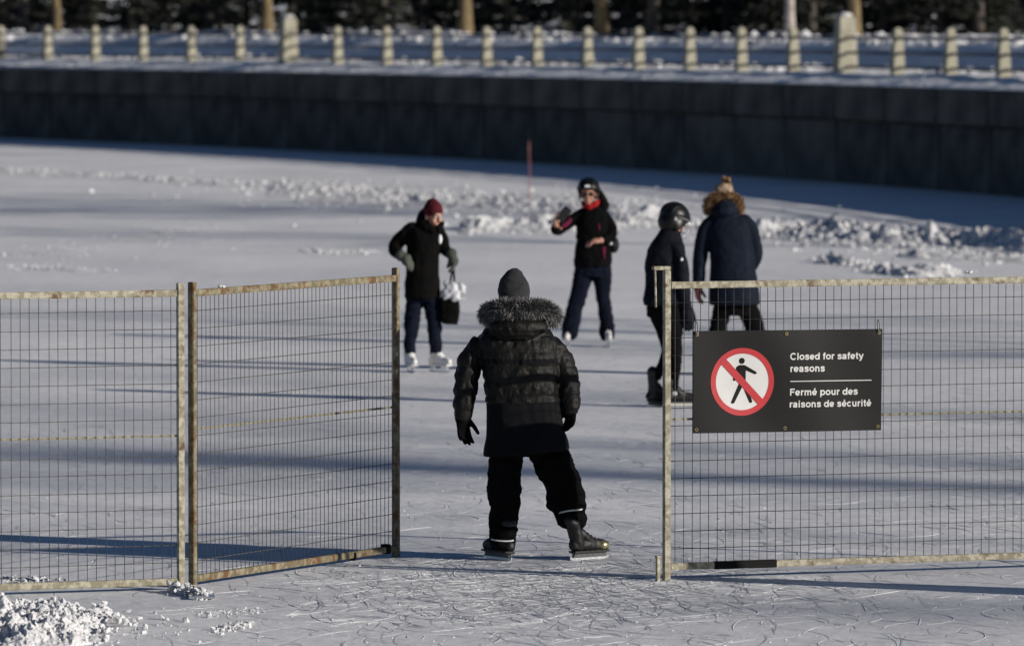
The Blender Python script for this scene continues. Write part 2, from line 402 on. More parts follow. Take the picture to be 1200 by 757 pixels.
# ------------------------------------------------------------------ trees
def limb(vv, ff, a, b, ra, rb, n=5):
    t = (b-a).normalized(); ref = Vector((1, 0, 0)) if abs(t.x) < .8 else Vector((0, 1, 0))
    A = (ref-t*ref.dot(t)).normalized(); B = t.cross(A); base = len(vv)
    for c, r in ((a, ra), (b, rb)):
        for j in range(n): vv.append(c + A*(r*math.cos(6.2832*j/n)) + B*(r*math.sin(6.2832*j/n)))
    for j in range(n): ff.append((base+j, base+(j+1) % n, base+n+(j+1) % n, base+n+j))
def bare_tree(seed, h, r0, bark):
    rng = random.Random(seed); tv, tf, cv, cf = [], [], [], []
    pts = [Vector((0, 0, -.15))]; k = 9
    for i in range(1, k+1): pts.append(Vector((rng.gauss(0, .05)*i*.5, rng.gauss(0, .05)*i*.5, h*.62*i/k)))
    rad = [r0*(1.35 if i == 0 else 1)*(1-.62*i/k) for i in range(k+1)]
    for i in range(k): limb(tv, tf, pts[i], pts[i+1], rad[i], rad[i+1], 10)
    def grow(p, d, l, r, lev):
        q = p + d*l; limb(cv, cf, p, q, r, r*.62, 5 if lev < 2 else 3)
        if lev >= 4: return
        for _ in range(3 if lev < 3 else 2):
            nd = (d + Vector((rng.gauss(0, .5), rng.gauss(0, .5), rng.gauss(.12, .35)))).normalized()
            grow(p + d*l*rng.uniform(.55, 1), nd, l*rng.uniform(.55, .8), r*.6, lev+1)
    for i in range(9):
        j = rng.randint(4, k); a = rng.random()*6.28
        d = Vector((math.cos(a), math.sin(a), rng.uniform(.3, 1.0))).normalized()
        grow(pts[j].copy(), d, h*rng.uniform(.14, .22), rad[j]*.55, 0)
    grow(pts[-1].copy(), Vector((0, 0, 1)), h*.2, rad[-1]*.9, 0)
    return raw(tv, tf, bark, True), raw(cv, cf, M['twigs'])
def conifer(seed, h):
    rng = random.Random(seed); tv, tf, cv, cf = [], [], [], []
    limb(tv, tf, Vector((0, 0, -.15)), Vector((0, 0, h*.97)), .11+h*.008, .02, 8)
    z = .15
    while z < h:
        R_ = (1-z/h)**.8*h*.26+.12
        for i in range(rng.randint(6, 9)):
            a = rng.random()*6.28; l = R_*rng.uniform(.6, 1.15); dr = rng.uniform(.05, .4)
            e = Vector((math.cos(a), math.sin(a), 0))
            limb(cv, cf, Vector((0, 0, z)), Vector((0, 0, z-l*dr*.6))+e*l, .014, .004, 3)
            for k in range(int(11+l*13)):
                u = rng.uniform(.15, 1.05)
                p = Vector((0, 0, z-l*dr*.6*u)) + e*(l*u)
                sd = Vector((-e.y, e.x, 0))*rng.choice((-1, 1))
                q = p + (sd*rng.uniform(.2, 1)+e*rng.uniform(.1, .8)+Vector((0, 0, rng.uniform(-.6, .15)))).normalized()*rng.uniform(.16, .40)
                wv = Vector((rng.gauss(0, 1), rng.gauss(0, 1), rng.gauss(0, 1))).normalized()*rng.uniform(.04, .09)
                b = len(cv); cv += [p, q*.6+p*.4+wv, q, q*.6+p*.4-wv]; cf.append((b, b+1, b+2, b+3))
        z += .22+.02*h
    return raw(tv, tf, M['bark_dark'], True), raw(cv, cf, M['needles'])
def plant_tree(name, meshes, loc, label, group=None, rz=0, sc=1.0):
    o = tag(empty(name, loc, rz), label, 'tree', group); o.scale = (sc,)*3
    obj('trunk', meshes[0], o); obj('crown', meshes[1], o); return o
def bank_pt(px, n, dz=0):
    s = s_of_px(px, n); return off(s, n, prof(n)+dz)
BT = [bare_tree(41, 11, .15, M['bark']), bare_tree(42, 12, .17, M['bark']), bare_tree(43, 11, .16, M['bark_dark']), bare_tree(44, 10, .13, M['bark_pale'])]
for px, n, k, sc, lb in ((68, 6.6, 0, .9, 'slim tan sunlit trunk at the far left above the railing'),
                         (313, 7.0, 1, 1, 'tan sunlit tree trunk behind the left big railing post'),
                         (545, 6.4, 1, 1.1, 'thick tan trunk above the middle of the railing'),
                         (705, 7.2, 0, 1.1, 'tan trunk above the black helmeted woman holding a phone'),
                         (1000, 6.8, 0, 1, 'tan sunlit trunk just right of the right big railing post'),
                         (925, 9.5, 3, 1, 'pale thin trunk left of the right big railing post'),
                         (764, 9, 2, 1.1, 'dark trunk right of the tan trunk above the phone holding woman'),
                         (30, 8.5, 2, .8, 'dark trunk at the far left edge of the woods')):
    plant_tree('bare_tree', BT[k], bank_pt(px, n, -.02), lb, 'bare trees on the bank', random.random()*6, sc)
CT = [conifer(51, 6.5), conifer(52, 5.2), conifer(53, 4.2)]
rng = random.Random(77); cnt = 0
for row, (n, step) in enumerate(((13, 84), (16, 74), (20, 68), (26, 62))):
    px = -70 + row*17
    while px < 1290:
        plant_tree('conifer', CT[rng.randint(0, 2)], bank_pt(px + rng.uniform(-14, 14), n + rng.uniform(-1.5, 1.5), -.03),
                   'dark evergreen tree in the shaded woods behind the railing', 'evergreens in the woods', rng.random()*6, rng.uniform(.8, 1.15))
        px += step*rng.uniform(.75, 1.3); cnt += 1
# bare trees further along the right bank: out of view, they lay the long soft shadows over the ice
for s_off, n, k, sc in ((18, 9, 1, 1.1), (22, 8, 2, 1.1), (26, 12, 0, 1.2), (38, 8, 2, .9), (84, 9, 0, 1.55), (136, 6, 2, 2.15), (149, 6, 1, 2.9), (156, 7, 0, 2.9)):
    s = s_of_px(1200, 0) + s_off
    if s < acc[-1]-4: plant_tree('bare_tree', BT[k], off(s, n, prof(n)-.02), 'bare tree on the bank beyond the right edge of the picture', 'trees beyond the right edge', s_off, sc)
# thin red marker pole on the ice
bm = bmesh.new(); p = G(620, 238); tube(bm, [(0, 0, 0, .010), (.01, 0, .55, .010), (.0, 0, 1.12, .008)], 8, 3)
bm2 = bmesh.new(); box(bm2, (0, 0, 1.0), (.026, .026, .06), bevel=.01)
o = tag(empty('marker_pole', p), 'thin faded red marker pole standing in the snow by the wall', 'pole')
obj('shaft', mesh(bm, M['red_pole'], True), o); obj('band', mesh(bm2, M['post']), o)

# ------------------------------------------------------------------ fence panels
def panel(label, A, B, H, z0, ngap, post_m, rail_m, rail_top, rail_bot, mid, parts=True):
    """welded wire panel: square posts at both ends, rails, wires. A, B ground points left to right."""
    d = (B - A); L = d.length; ang = math.atan2(d.y, d.x)
    o = tag(empty('temporary_fence', A, ang), label, 'fence', 'temporary fence panels on the ice')
    T = .040
    for x in (0, L):
        bm = bmesh.new(); box(bm, (x, 0, H/2), (T, T, H), bevel=.004); obj('post', mesh(bm, post_m), o)
    for nm, z in (('top_rail', rail_top), ('bottom_rail', rail_bot)):
        bm = bmesh.new(); box(bm, (L/2, 0, z), (L-T-.002, T-.006, T), bevel=.004); obj(nm, mesh(bm, rail_m), o)
    bm = bmesh.new(); box(bm, (L/2, .005, mid), (L-T-.002, .010, .013), bevel=.003); obj('middle_bar', mesh(bm, M['bar']), o)
    zb, zt = rail_bot+T/2-.004, rail_top-T/2+.004
    bm = bmesh.new(); tube(bm, [(0, 0, zb, .0022), (0, 0, zt, .0022)], 5, 1, False); vm = mesh(bm, M['wire'], True)
    bm = bmesh.new(); tube(bm, [(T/2-.004, 0, 0, .0024), (L-T/2+.004, 0, 0, .0024)], 5, 1, False); hm = mesh(bm, M['wire'], True)
    rr = random.Random(int(L*1000))
    g = L/ngap
    for i in range(1, ngap):
        w_ = obj('vertical_wire', vm, o); w_.location = (i*g+rr.gauss(0, .0015), -.0035, 0); w_.rotation_euler = (0, rr.gauss(0, .0012), 0)
    nz_ = round((rail_top-rail_bot)/.104)
    for i in range(1, nz_):
        z = rail_bot + (rail_top-rail_bot)*i/nz_
        if abs(z-mid) < .03: continue
        w_ = obj('horizontal_wire', hm, o); w_.location = (0, .002, z); w_.rotation_euler = (0, rr.gauss(0, .0012), 0)
    return o, L, ang
PR0 = G(781, 680); angR = R(20); LR = 3.0
PR1 = PR0 + Vector((math.cos(angR), math.sin(angR), 0))*LR
HR = 1.84
fr, _, _ = panel('right fence panel carrying the black closed sign', PR0, PR1, HR, 0, 56, M['galv'], M['galv'], HR-.090, .082, .955)
PG0, PG1 = G(226, 689), G(464, 652.5)
fg, LG, angG = panel('rusty fence panel swung open as a gate beside the person in the maroon hat', PG0, PG1, 1.79, 0, 49, M['galv_rust'], M['galv_rust'], 1.79-.065, .055, .93)
PL1 = G(212, 691); PL0 = PL1 + Vector((-math.cos(R(20)), -math.sin(R(20)), 0))*2.9
fl, _, _ = panel('left fence panel cut off by the left edge of the picture', PL0, PL1, 1.79, 0, 51, M['galv'], M['galv'], 1.79-.06, .05, .90)
# hook bracket on the right panel's post
bm = bmesh.new(); box(bm, (-.035, 0, HR+.012), (.11, .042, .022), bevel=.004); hk = obj('bracket', mesh(bm, M['galv']), fr)
bm = bmesh.new(); tube(bm, [(-.075, 0, HR, .0075), (-.072, 0, HR-.10, .0075), (-.070, 0, HR-.215, .0075)], 8, 2); obj('pin', mesh(bm, M['galv'], True), hk)
# black tape on the bottom rail, black corner clip on the gate
bm = bmesh.new(); box(bm, (.50, 0, .082), (.40, .042, .046), bevel=.003); obj('tape', mesh(bm, M['black_tape']), fr)
bm = bmesh.new(); box(bm, (LG-.13, 0, .06), (.05, .05, .06), bevel=.004); box(bm, (LG-.55, 0, .045), (.03, .046, .05), bevel=.004); obj('clamp', mesh(bm, M['black_tape']), fg)
# stub of a stake beside the right panel's post
st = G(771, 681); bm = bmesh.new(); box(bm, (0, 0, .07), (.022, .022, .14), bevel=.002)
o = tag(empty('ground_stake', st, .5), 'short pale metal stake stuck in the ice beside the right fence post', 'stake')
obj('shaft', mesh(bm, M['galv']), o); bm = bmesh.new(); box(bm, (0, 0, .146), (.028, .028, .012), bevel=.002); obj('cap', mesh(bm, M['galv']), o)
# flat steel foot between the two left posts
ft = G(236, 700); bm = bmesh.new(); box(bm, (0, 0, .012), (.15, .30, .012), None, .003)
o = tag(empty('steel_plate', ft, R(4)), 'flat steel fence foot half buried in snow between two left posts', 'metal plate')
obj('slab', mesh(bm, M['steel']), o)
bm = bmesh.new(); tube(bm, [(-.04, .1, .01, .012), (-.04, .1, .05, .012)], 8, 1); obj('peg', mesh(bm, M['galv_rust'], True), o)
# the fence runs on to the right, out of view, and throws its shadow across the ice
PQ = G(1440, 707)
for i in range(2):
    u_ = Vector((math.cos(R(-22)), math.sin(R(-22)), 0)); a = PQ + u_*(3.06*i); b = a + u_*3.0
    panel(['fence panel next beyond the right edge of the picture', 'second fence panel beyond the right edge of the picture'][i], a, b, HR, 0, 56, M['galv'], M['galv'], HR-.066, .082, .955)

# ------------------------------------------------------------------ the sign
def make_sign():
    cx = (1 / math.cos(angR))
    # top left corner hangs a little in front of the right panel
    x0, ztop = .160, 1.478
    s = tag(empty('warning_sign', PR0 + Vector((math.cos(angR), math.sin(angR), 0))*x0 + Vector((math.sin(angR), -math.cos(angR), 0))*.024 + Vector((0, 0, ztop)), angR),
            'black closed for safety sign with red no walking symbol on right fence', 'sign')
    s.rotation_euler = (0, R(.35), angR)
    W_, H_ = 1.215, .607
    def bow(x, z): return -.012*math.sin(math.pi*x/W_)*(.6+.4*math.cos(math.pi*z/H_)) + .004*math.sin(x*9+z*4)
    mb = pmat('sign_black', (.005, .0049, .0046), (.0065, .0063, .006), 3, .45, .05, 6, spec=.22)
    mw = pmat('sign_white', (.58, .57, .55), (.62, .61, .59), 8, .5); mr = pmat('sign_red', (.42, .012, .018), (.46, .016, .022), 8, .45)
    mk = pmat('sign_print_black', (.006, .006, .006), (.008, .008, .008), 8, .6, spec=.15)
    def put(name, bm_or_me, m, lift, parent=s):
        me = bm_or_me if isinstance(bm_or_me, bpy.types.Mesh) else mesh(bm_or_me, m)
        if isinstance(bm_or_me, bpy.types.Mesh): me.materials.clear(); me.materials.append(m)
        for v in me.vertices: v.co.y += bow(v.co.x, v.co.z) - lift
        return obj(name, me, parent)
    nx, nz = 40, 16; vv, ff = [], []
    for y in (0, .006):
        for j in range(nz+1):
            for i in range(nx+1): vv.append((W_*i/nx, y, -H_*j/nz))
    k = (nx+1)*(nz+1)
    for j in range(nz):
        for i in range(nx):
            a = j*(nx+1)+i; ff += [(a, a+nx+1, a+nx+2, a+1), (k+a, k+a+1, k+a+nx+2, k+a+nx+1)]
    for i in range(nx): ff += [(i, i+1, k+i+1, k+i), (nz*(nx+1)+i, k+nz*(nx+1)+i, k+nz*(nx+1)+i+1, nz*(nx+1)+i+1)]
    for j in range(nz):
        a = j*(nx+1); ff += [(a, k+a, k+a+nx+1, a+nx+1), (a+nx, a+nx+nx+1, k+a+nx+nx+1, k+a+nx)]
    put('board', raw(vv, ff, mb), mb, 0)
    cxs, czs, ro, ri = .312, -.305, .2015, .168
    n = 96
    bm = bmesh.new()
    for k_ in range(1):
        cv = bm.verts.new((cxs, 0, czs)); prev = [cv]*n
        for r in (.04, .08, .12, .145, ri+.004):
            cur = [bm.verts.new((cxs+r*math.cos(6.28318*i/n), 0, czs+r*math.sin(6.28318*i/n))) for i in range(n)]
            for i in range(n):
                f = [prev[i], cur[i], cur[(i+1) % n], prev[(i+1) % n]]
                bm.faces.new([x for q, x in enumerate(f) if x not in f[:q]])
            prev = cur
    put('white_disc', bm, mw, .0015)
    bm = bmesh.new(); a = [bm.verts.new((cxs+ri*math.cos(6.28318*i/n), 0, czs+ri*math.sin(6.28318*i/n))) for i in range(n)]
    b = [bm.verts.new((cxs+ro*math.cos(6.28318*i/n), 0, czs+ro*math.sin(6.28318*i/n))) for i in range(n)]
    for i in range(n): bm.faces.new((a[i], b[i], b[(i+1) % n], a[(i+1) % n]))
    put('red_ring', bm, mr, .003)
    bm = bmesh.new(); m_ = 14; hw = .0215; u = Vector((.70, 0, -.714)); q = Vector((.714, 0, .70)); prev = None
    for i in range(m_+1):
        c = Vector((cxs, 0, czs)) + u*(-.182+.364*i/m_); cur = (bm.verts.new(c+q*hw), bm.verts.new(c-q*hw))
        if prev: bm.faces.new((prev[0], cur[0], cur[1], prev[1]))
        prev = cur
    put('red_slash', bm, mr, .0045)
    # walking figure, points measured round the disc centre
    def zp(x, y): return (cxs + (x-336)/4.8/185, 0, czs - (y-368)/4.8/197)
    bm = bmesh.new(); hc = zp(333, 250)
    bm.faces.new([bm.verts.new((hc[0]+.0182*math.cos(6.28318*i/28), 0, hc[2]+.0182*math.sin(6.28318*i/28))) for i in range(28)])
    for poly in ([(303, 284), (318, 273), (346, 273), (356, 284), (356, 378), (318, 378), (319, 320)],
                 [(346, 273), (362, 281), (414, 312), (419, 320), (408, 327), (356, 304)],
                 [(303, 284), (319, 292), (309, 322), (297, 361), (288, 363), (283, 355), (292, 318)],
                 [(318, 377), (343, 385), (293, 486), (283, 491), (273, 484)], [(330, 378), (356, 377), (396, 478), (391, 487), (379, 486), (341, 398)]):
        bm.faces.new([bm.verts.new(zp(*p)) for p in poly])
    bmesh.ops.triangulate(bm, faces=bm.faces)
    bmesh.ops.subdivide_edges(bm, edges=bm.edges, cuts=2, use_grid_fill=True)
    put('walking_figure', bm, mk, .003)
    # bold grotesque letters drawn as strokes: centre lines in em units, stroke .135
    def arc_(cx_, cy_, rx, ry, a0, a1): n_ = 20; return [(cx_+rx*math.cos(R(a0+(a1-a0)*i/n_)), cy_+ry*math.sin(R(a0+(a1-a0)*i/n_))) for i in range(n_+1)]
    def sm(pts): return [tuple(q_) for q_ in cat_rom([list(q_) for q_ in pts], 5)]
    e_ = [arc_(.285, .265, .2, .203, 0, 318), [(.12, .25), (.47, .25)]]
    GL = {'C': (.72, [arc_(.37, .36, .285, .303, 42, 318)]), 'l': (.29, [[(.145, 0), (.145, .72)]]), 'o': (.60, [arc_(.30, .265, .215, .203, 0, 360)]),
          's': (.54, [sm([(.445, .37), (.38, .452), (.27, .47), (.15, .445), (.118, .375), (.17, .318), (.28, .282), (.40, .235), (.435, .16), (.39, .085), (.27, .062), (.145, .085), (.09, .165)])]),
          'e': (.57, e_), 'é': (.57, e_ + [[(.235, .59), (.36, .71)]]), 'd': (.61, [arc_(.275, .265, .195, .203, 0, 360), [(.49, 0), (.49, .72)]]),
          'f': (.34, [[(.16, 0), (.16, .55)] + sm([(.165, .58), (.20, .645), (.31, .655)]), [(.03, .475), (.31, .475)]]),
          'r': (.39, [[(.13, 0), (.13, .53)], sm([(.13, .35), (.19, .435), (.26, .46), (.36, .455)])]),
          'a': (.56, [sm([(.09, .375), (.14, .45), (.26, .47), (.38, .44), (.415, .35)]) + [(.415, 0)], sm([(.415, .29), (.26, .275), (.13, .24), (.085, .15), (.13, .075), (.23, .062), (.34, .095), (.415, .17)])]),
          't': (.34, [[(.16, .68), (.16, .16)] + sm([(.165, .13), (.20, .07), (.31, .065)]), [(.03, .475), (.31, .475)]]),
          'y': (.55, [[(.07, .53), (.285, .03)], [(.49, .53), (.30, .02)] + sm([(.285, -.03), (.22, -.12), (.09, -.13)])]),
          'n': (.60, [[(.13, 0), (.13, .53)], sm([(.13, .33), (.18, .425), (.29, .465), (.41, .43), (.455, .32)]) + [(.455, 0)]]),
          'm': (.87, [[(.13, 0), (.13, .53)], sm([(.13, .33), (.18, .425), (.28, .465), (.39, .43), (.425, .32)]) + [(.425, 0)], sm([(.425, .33), (.475, .425), (.58, .465), (.69, .43), (.725, .32)]) + [(.725, 0)]]),
          'u': (.60, [[(.13, .53), (.13, .2)] + sm([(.135, .18), (.18, .095), (.28, .062), (.39, .1), (.455, .19)]), [(.455, 0), (.455, .53)]]),
          'p': (.61, [arc_(.335, .265, .195, .203, 0, 360), [(.12, -.19), (.12, .53)]]), 'i': (.29, [[(.145, 0), (.145, .53)], [(.145, .605), (.145, .72)]]),
          'F': (.60, [[(.14, 0), (.14, .72)], [(.14, .653), (.56, .653)], [(.14, .37), (.52, .37)]]), 'c': (.55, [arc_(.285, .265, .2, .203, 45, 315)]), ' ': (.28, [])}
    def text(body, x, z, width):
        k = width / (sum(GL[c][0] for c in body) - .14); x -= .07*k
        for c in body:
            adv, strokes = GL[c]; vv, ff = [], []
            for si, st in enumerate(strokes):
                closed = math.dist(st[0], st[-1]) < .002; n_ = len(st); b0 = len(vv)
                for i, p in enumerate(st):
                    pa = st[i-1] if i else (st[-2] if closed else p); pb = st[i+1] if i < n_-1 else (st[1] if closed else p)
                    tx, ty = pb[0]-pa[0], pb[1]-pa[1]; l = math.hypot(tx, ty) or 1; nx_, ny_ = -ty/l*.068, tx/l*.068
                    for sg in (1, -1): vv.append((x+(p[0]+nx_*sg)*k, -.0003*si, z+(p[1]+ny_*sg)*k*.97))
                for i in range(n_-1): a_ = b0+2*i; ff.append((a_, a_+1, a_+3, a_+2))
            if vv: put('letter', raw(vv, ff, mw), mw, .002)
            x += adv*k
    for body, z, wd in (('Closed for safety', -.178, .472), ('reasons', -.250, .222), ('Fermé pour des', -.391, .440), ('raisons de sécurité', -.462, .528)):
        text(body, .618, z, wd)
    bm = bmesh.new(); prev = None
    for i in range(13):
        x = .618+.530*i/12; cur = (bm.verts.new((x, 0, -.3035)), bm.verts.new((x, 0, -.3085)))
        if prev: bm.faces.new((prev[0], cur[0], cur[1], prev[1]))
        prev = cur
    put('rule', bm, mw, .002)
    gm = None
    for x in (.022, .59, 1.193):
        for z in (-.022, -.585):
            bm = bmesh.new(); r1, r2, kk = .0115, .0055, 16; rg = []
            for r, y in ((r1, .001), (r1*.85, -.004), (r2*1.2, -.004), (r2, .003)):
                rg.append([bm.verts.new((x+r*math.cos(6.283*i/kk), y, z+r*math.sin(6.283*i/kk))) for i in range(kk)])
            for p, q_ in zip(rg, rg[1:]):
                for i in range(kk): bm.faces.new((p[i], p[(i+1) % kk], q_[(i+1) % kk], q_[i]))
            put('grommet', bm, M['brass'], .001)
    for x in (.022, 1.193):
        bm = bmesh.new()
        tube(bm, [(x, -.010, -.022, .004), (x-.010, -.012, .0, .004), (x-.008, -.004, .045, .004), (x+.004, .012, .052, .004), (x+.011, .010, .02, .004), (x+.006, -.002, -.022, .004)], 8, 4)
        obj('hook', mesh(bm, M['hook_steel'], True), s)
    return s
make_sign()
# ------------------------------------------------------------------ people
def cloth(name, c1, c2, rough=.85, bump=.25, bscale=260, scale=7, spec=.25, sheen=0): return pmat(name, c1, c2, scale, rough, bump, bscale, spec=spec, bdist=.002, sheen=sheen)
M['skin'] = pmat('skin', (.36, .18, .125), (.43, .225, .16), 18, .5, .1, 120, bdist=.001)
M['lip'] = pmat('lips', (.38, .10, .09), (.42, .12, .10), 20, .45)
M['eye_white'] = pmat('eye_white', (.75, .73, .70), (.8, .78, .76), 20, .3)
M['iris'] = pmat('iris', (.03, .02, .015), (.05, .03, .02), 40, .2)
M['hair'] = pmat('dark_hair', (.018, .012, .009), (.035, .024, .018), 60, .5)
M['black_nylon'] = cloth('black_nylon', (.0032, .0030, .0026), (.0075, .0068, .0050), .6, .7, 45, spec=.26); M['black_nylon'].node_tree.nodes['Bump'].inputs['Distance'].default_value = .008
M['black_matte'] = cloth('black_matte_cloth', (.003, .003, .0034), (.0055, .0055, .006), .95, spec=.06)
M['coat_skirt'] = cloth('coat_skirt_cloth', (.0058, .0062, .0075), (.0085, .009, .0105), .9, spec=.12)
M['black_wool'] = cloth('black_wool', (.003, .003, .003), (.0055, .0052, .005), .95, spec=.06)
M['navy'] = cloth('navy_cloth', (.0028, .0042, .010), (.005, .0075, .017), .9, spec=.1)
M['navy_parka'] = cloth('navy_parka', (.0035, .0062, .0135), (.0058, .0095, .019), .8, spec=.12)
M['navy_dark'] = cloth('dark_navy_jacket', (.0035, .0042, .0075), (.006, .0075, .0125), .75, spec=.1)
M['grey_knit'] = cloth('charcoal_knit', (.026, .026, .028), (.042, .042, .045), .95, .6, 300, spec=.15)
M['maroon'] = cloth('maroon_knit', (.05, .007, .011), (.08, .011, .016), .95, .6, 200, spec=.15)
M['grey_glove'] = cloth('grey_green_knit', (.045, .052, .044), (.08, .088, .075), .95, .5, 160, spec=.15)
M['red_scarf'] = cloth('red_scarf', (.24, .007, .008), (.33, .011, .011), .9, .5, 100, spec=.2)
M['pink'] = cloth('pink_cloth', (.085, .006, .03), (.13, .010, .045), .9)
M['cream_knit'] = cloth('cream_brown_knit', (.12, .07, .04), (.38, .30, .22), .95, .6, 160, 26)
M['wine_glove'] = cloth('wine_glove', (.05, .010, .014), (.085, .018, .022), .8)
M['fur_dark'] = pmat('fur_dark', (.02, .02, .021), (.045, .045, .047), 60, .7)
M['fur_light'] = pmat('fur_light', (.12, .117, .116), (.23, .222, .218), 60, .7)
M['fur_mid'] = pmat('fur_mid', (.09, .088, .088), (.16, .155, .15), 60, .7)
M['fur_tan'] = pmat('fur_tan', (.18, .11, .05), (.28, .18, .085), 60, .7)
M['fur_brown'] = pmat('fur_brown', (.13, .065, .022), (.22, .12, .045), 60, .7)
M['helmet'] = pmat('black_helmet_shell', (.004, .004, .0042), (.006, .006, .0063), 8, .38, spec=.25)
M['white_leather'] = pmat('white_leather', (.60, .59, .58), (.68, .67, .66), 12, .5, .15, 60)
M['black_leather'] = pmat('black_leather', (.004, .004, .004), (.008, .0078, .0075), 14, .55, .3, 90, bdist=.002)
M['cream_plastic'] = pmat('cream_plastic', (.60, .58, .48), (.68, .66, .57), 12, .4)
M['grey_plastic'] = pmat('grey_plastic', (.05, .05, .053), (.08, .08, .083), 12, .5)
M['gold'] = pmat('gold_toe_cap', (.30, .26, .12), (.55, .50, .28), 60, .22, metal=.75, bump=.4, bscale=70, bdist=.006)
M['reflect'] = pmat('reflective_strip', (.50, .50, .50), (.62, .62, .62), 40, .4)
M['trim'] = pmat('grey_trim', (.10, .10, .10), (.14, .14, .14), 12, .5)
M['lens'] = pmat('dark_lens', (.012, .010, .010), (.02, .016, .015), 10, .12)
M['white_print'] = pmat('white_print', (.7, .7, .7), (.8, .8, .8), 20, .5)
M['plastic_bag'] = pmat('white_plastic_bag', (.36, .37, .40), (.56, .56, .58), 9, .5, .5, 30)

class Fig:
    """local frame of one figure: pixels of the photo at the figure's own distance become metres, x right, y away, z up"""
    def __init__(s, px, py, label, group='skaters on the ice'):
        s.o0 = G(px, py); s.px, s.py = px, py; s.k = FPX / s.o0.y * math.cos(PITCH)
        s.root = tag(empty('person', s.o0), label, 'person', group)
    def P(s, x, y, w=0.0): return Vector(((x-s.px)/s.k, w, (s.py-y)/s.k))
    def rings(s, bm, rows, n=28, sm=3, sq=2.3, tilt=0):
        """rows: (y, xleft, xright, depth radius, depth offset) from bottom to top"""
        out = []
        for y, xl, xr, rd, w in cat_rom([list(map(float, r)) for r in rows], sm):
            c = s.P((xl+xr)/2, y, w); ra = (xr-xl)/2/s.k; ring = []
            for j in range(n):
                a = 2*math.pi*j/n; ca, sa = math.cos(a), math.sin(a)
                ring.append(c + Vector((ra*math.copysign(abs(ca)**(2/sq), ca), rd*math.copysign(abs(sa)**(2/sq), sa), tilt*ca*ra)))
            out.append(ring)
        loft(bm, out)
    def tube(s, bm, pts, n=14, sm=3):
        tube(bm, [(*s.P(x, y, w), r/s.k, (r2 if r2 else r)/s.k) for x, y, w, r, r2 in [(*p, None) if len(p) == 4 else p for p in pts]], n, sm)
def folds(amp, freq, stretch=(1, 1, 1), seed=0):
    def f(co, n):
        p = Vector((co.x*stretch[0]*freq, co.y*stretch[1]*freq, co.z*stretch[2]*freq+seed))
        a = noise.noise(p); b = noise.noise(p*2.3+Vector((3, 1, 2)))
        return amp*((1-abs(a)*2.2) + .45*(1-abs(b)*2.2) - .7)
    return f
def frame(f, up=Vector((0, 0, 1))):
    f = f.normalized(); r = f.cross(up).normalized(); u = r.cross(f)
    return Matrix((r, f, u)).transposed()          # columns: side, forward, up
def head(bm, c, F, k=1.0):
    def e(sd, fw, up, r): ellipsoid(bm, c + F @ Vector((sd, fw, up))*k, tuple(x*k for x in r), F)
    e(0, -.005, .035, (.074, .092, .092)); e(0, .022, -.045, (.056, .066, .072)); e(0, .062, -.098, (.026, .024, .02))
    e(0, .098, -.020, (.012, .018, .020)); e(0, .090, .008, (.009, .012, .03)); e(0, .080, .030, (.046, .014, .011))
    for q in (-1, 1): e(q*.038, .060, -.035, (.022, .026, .024)); e(q*.078, -.005, -.012, (.010, .02, .03))
    e(0, .084, -.070, (.022, .012, .008))
def face_parts(fig, body, c, F, k=1.0, glasses=False):
    for q in (-1, 1):
        if not glasses:
            bm = bmesh.new(); ellipsoid(bm, c + F @ Vector((q*.031, .080, .006))*k, (.013*k, .010*k, .008*k), F); e = obj('eye', mesh(bm, M['eye_white'], True), body)
            bm = bmesh.new(); ellipsoid(bm, c + F @ Vector((q*.031, .088, .005))*k, (.006*k, .004*k, .006*k), F, 8, 6); obj('iris', mesh(bm, M['iris'], True), body)
        bm = bmesh.new(); ellipsoid(bm, c + F @ Vector((q*.032, .090, .026))*k, (.019*k, .006*k, .004*k), F, 10, 6); obj('eyebrow', mesh(bm, M['hair'], True), body)
    bm = bmesh.new(); ellipsoid(bm, c + F @ Vector((0, .093, -.070))*k, (.021*k, .007*k, .006*k), F, 12, 6); obj('mouth', mesh(bm, M['lip'], True), body)
def hand(bm, wrist, d, nrm, thumb, curl=.5, r=.0095, L=.185):
    """palm plus five separate bent fingers; d points along the hand, nrm out of the palm, thumb = +1/-1 side"""
    d = d.normalized(); nrm = (nrm - d*nrm.dot(d)).normalized(); sd = d.cross(nrm)*thumb
    Mx = Matrix((sd, nrm, d)).transposed()
    ellipsoid(bm, wrist + d*L*.28, (L*.235, L*.11 + r*.4, L*.32), Mx)
    for i, (o_, l) in enumerate(((.165, .43), (.055, .47), (-.055, .44), (-.16, .35))):
        p = wrist + d*L*(.46 if i < 3 else .42) + sd*o_*L; dd = d + sd*(.10-.07*i); q = [p]
        for s_, c_ in ((.42, .55), (.33, 1.1), (.25, 1.4)):
            dd = (dd.normalized() + nrm*curl*c_*.9).normalized(); p = p + dd*l*L*s_; q.append(p)
        tube(bm, [(*v, r*rr) for v, rr in zip(q, (1.15, 1.05, 1.0, .85))], 8, 2)
    p = wrist + d*L*.14 + sd*L*.16; dd = (d*.8 + sd*.5 + nrm*.4).normalized(); q = [p]
    for s_ in (.22, .18, .14): p = p + dd*L*s_; q.append(p); dd = (dd + d*.35 + nrm*curl*.5).normalized()
    tube(bm, [(*v, r*rr) for v, rr in zip(q, (1.6, 1.25, 1.1, .9))], 8, 2)
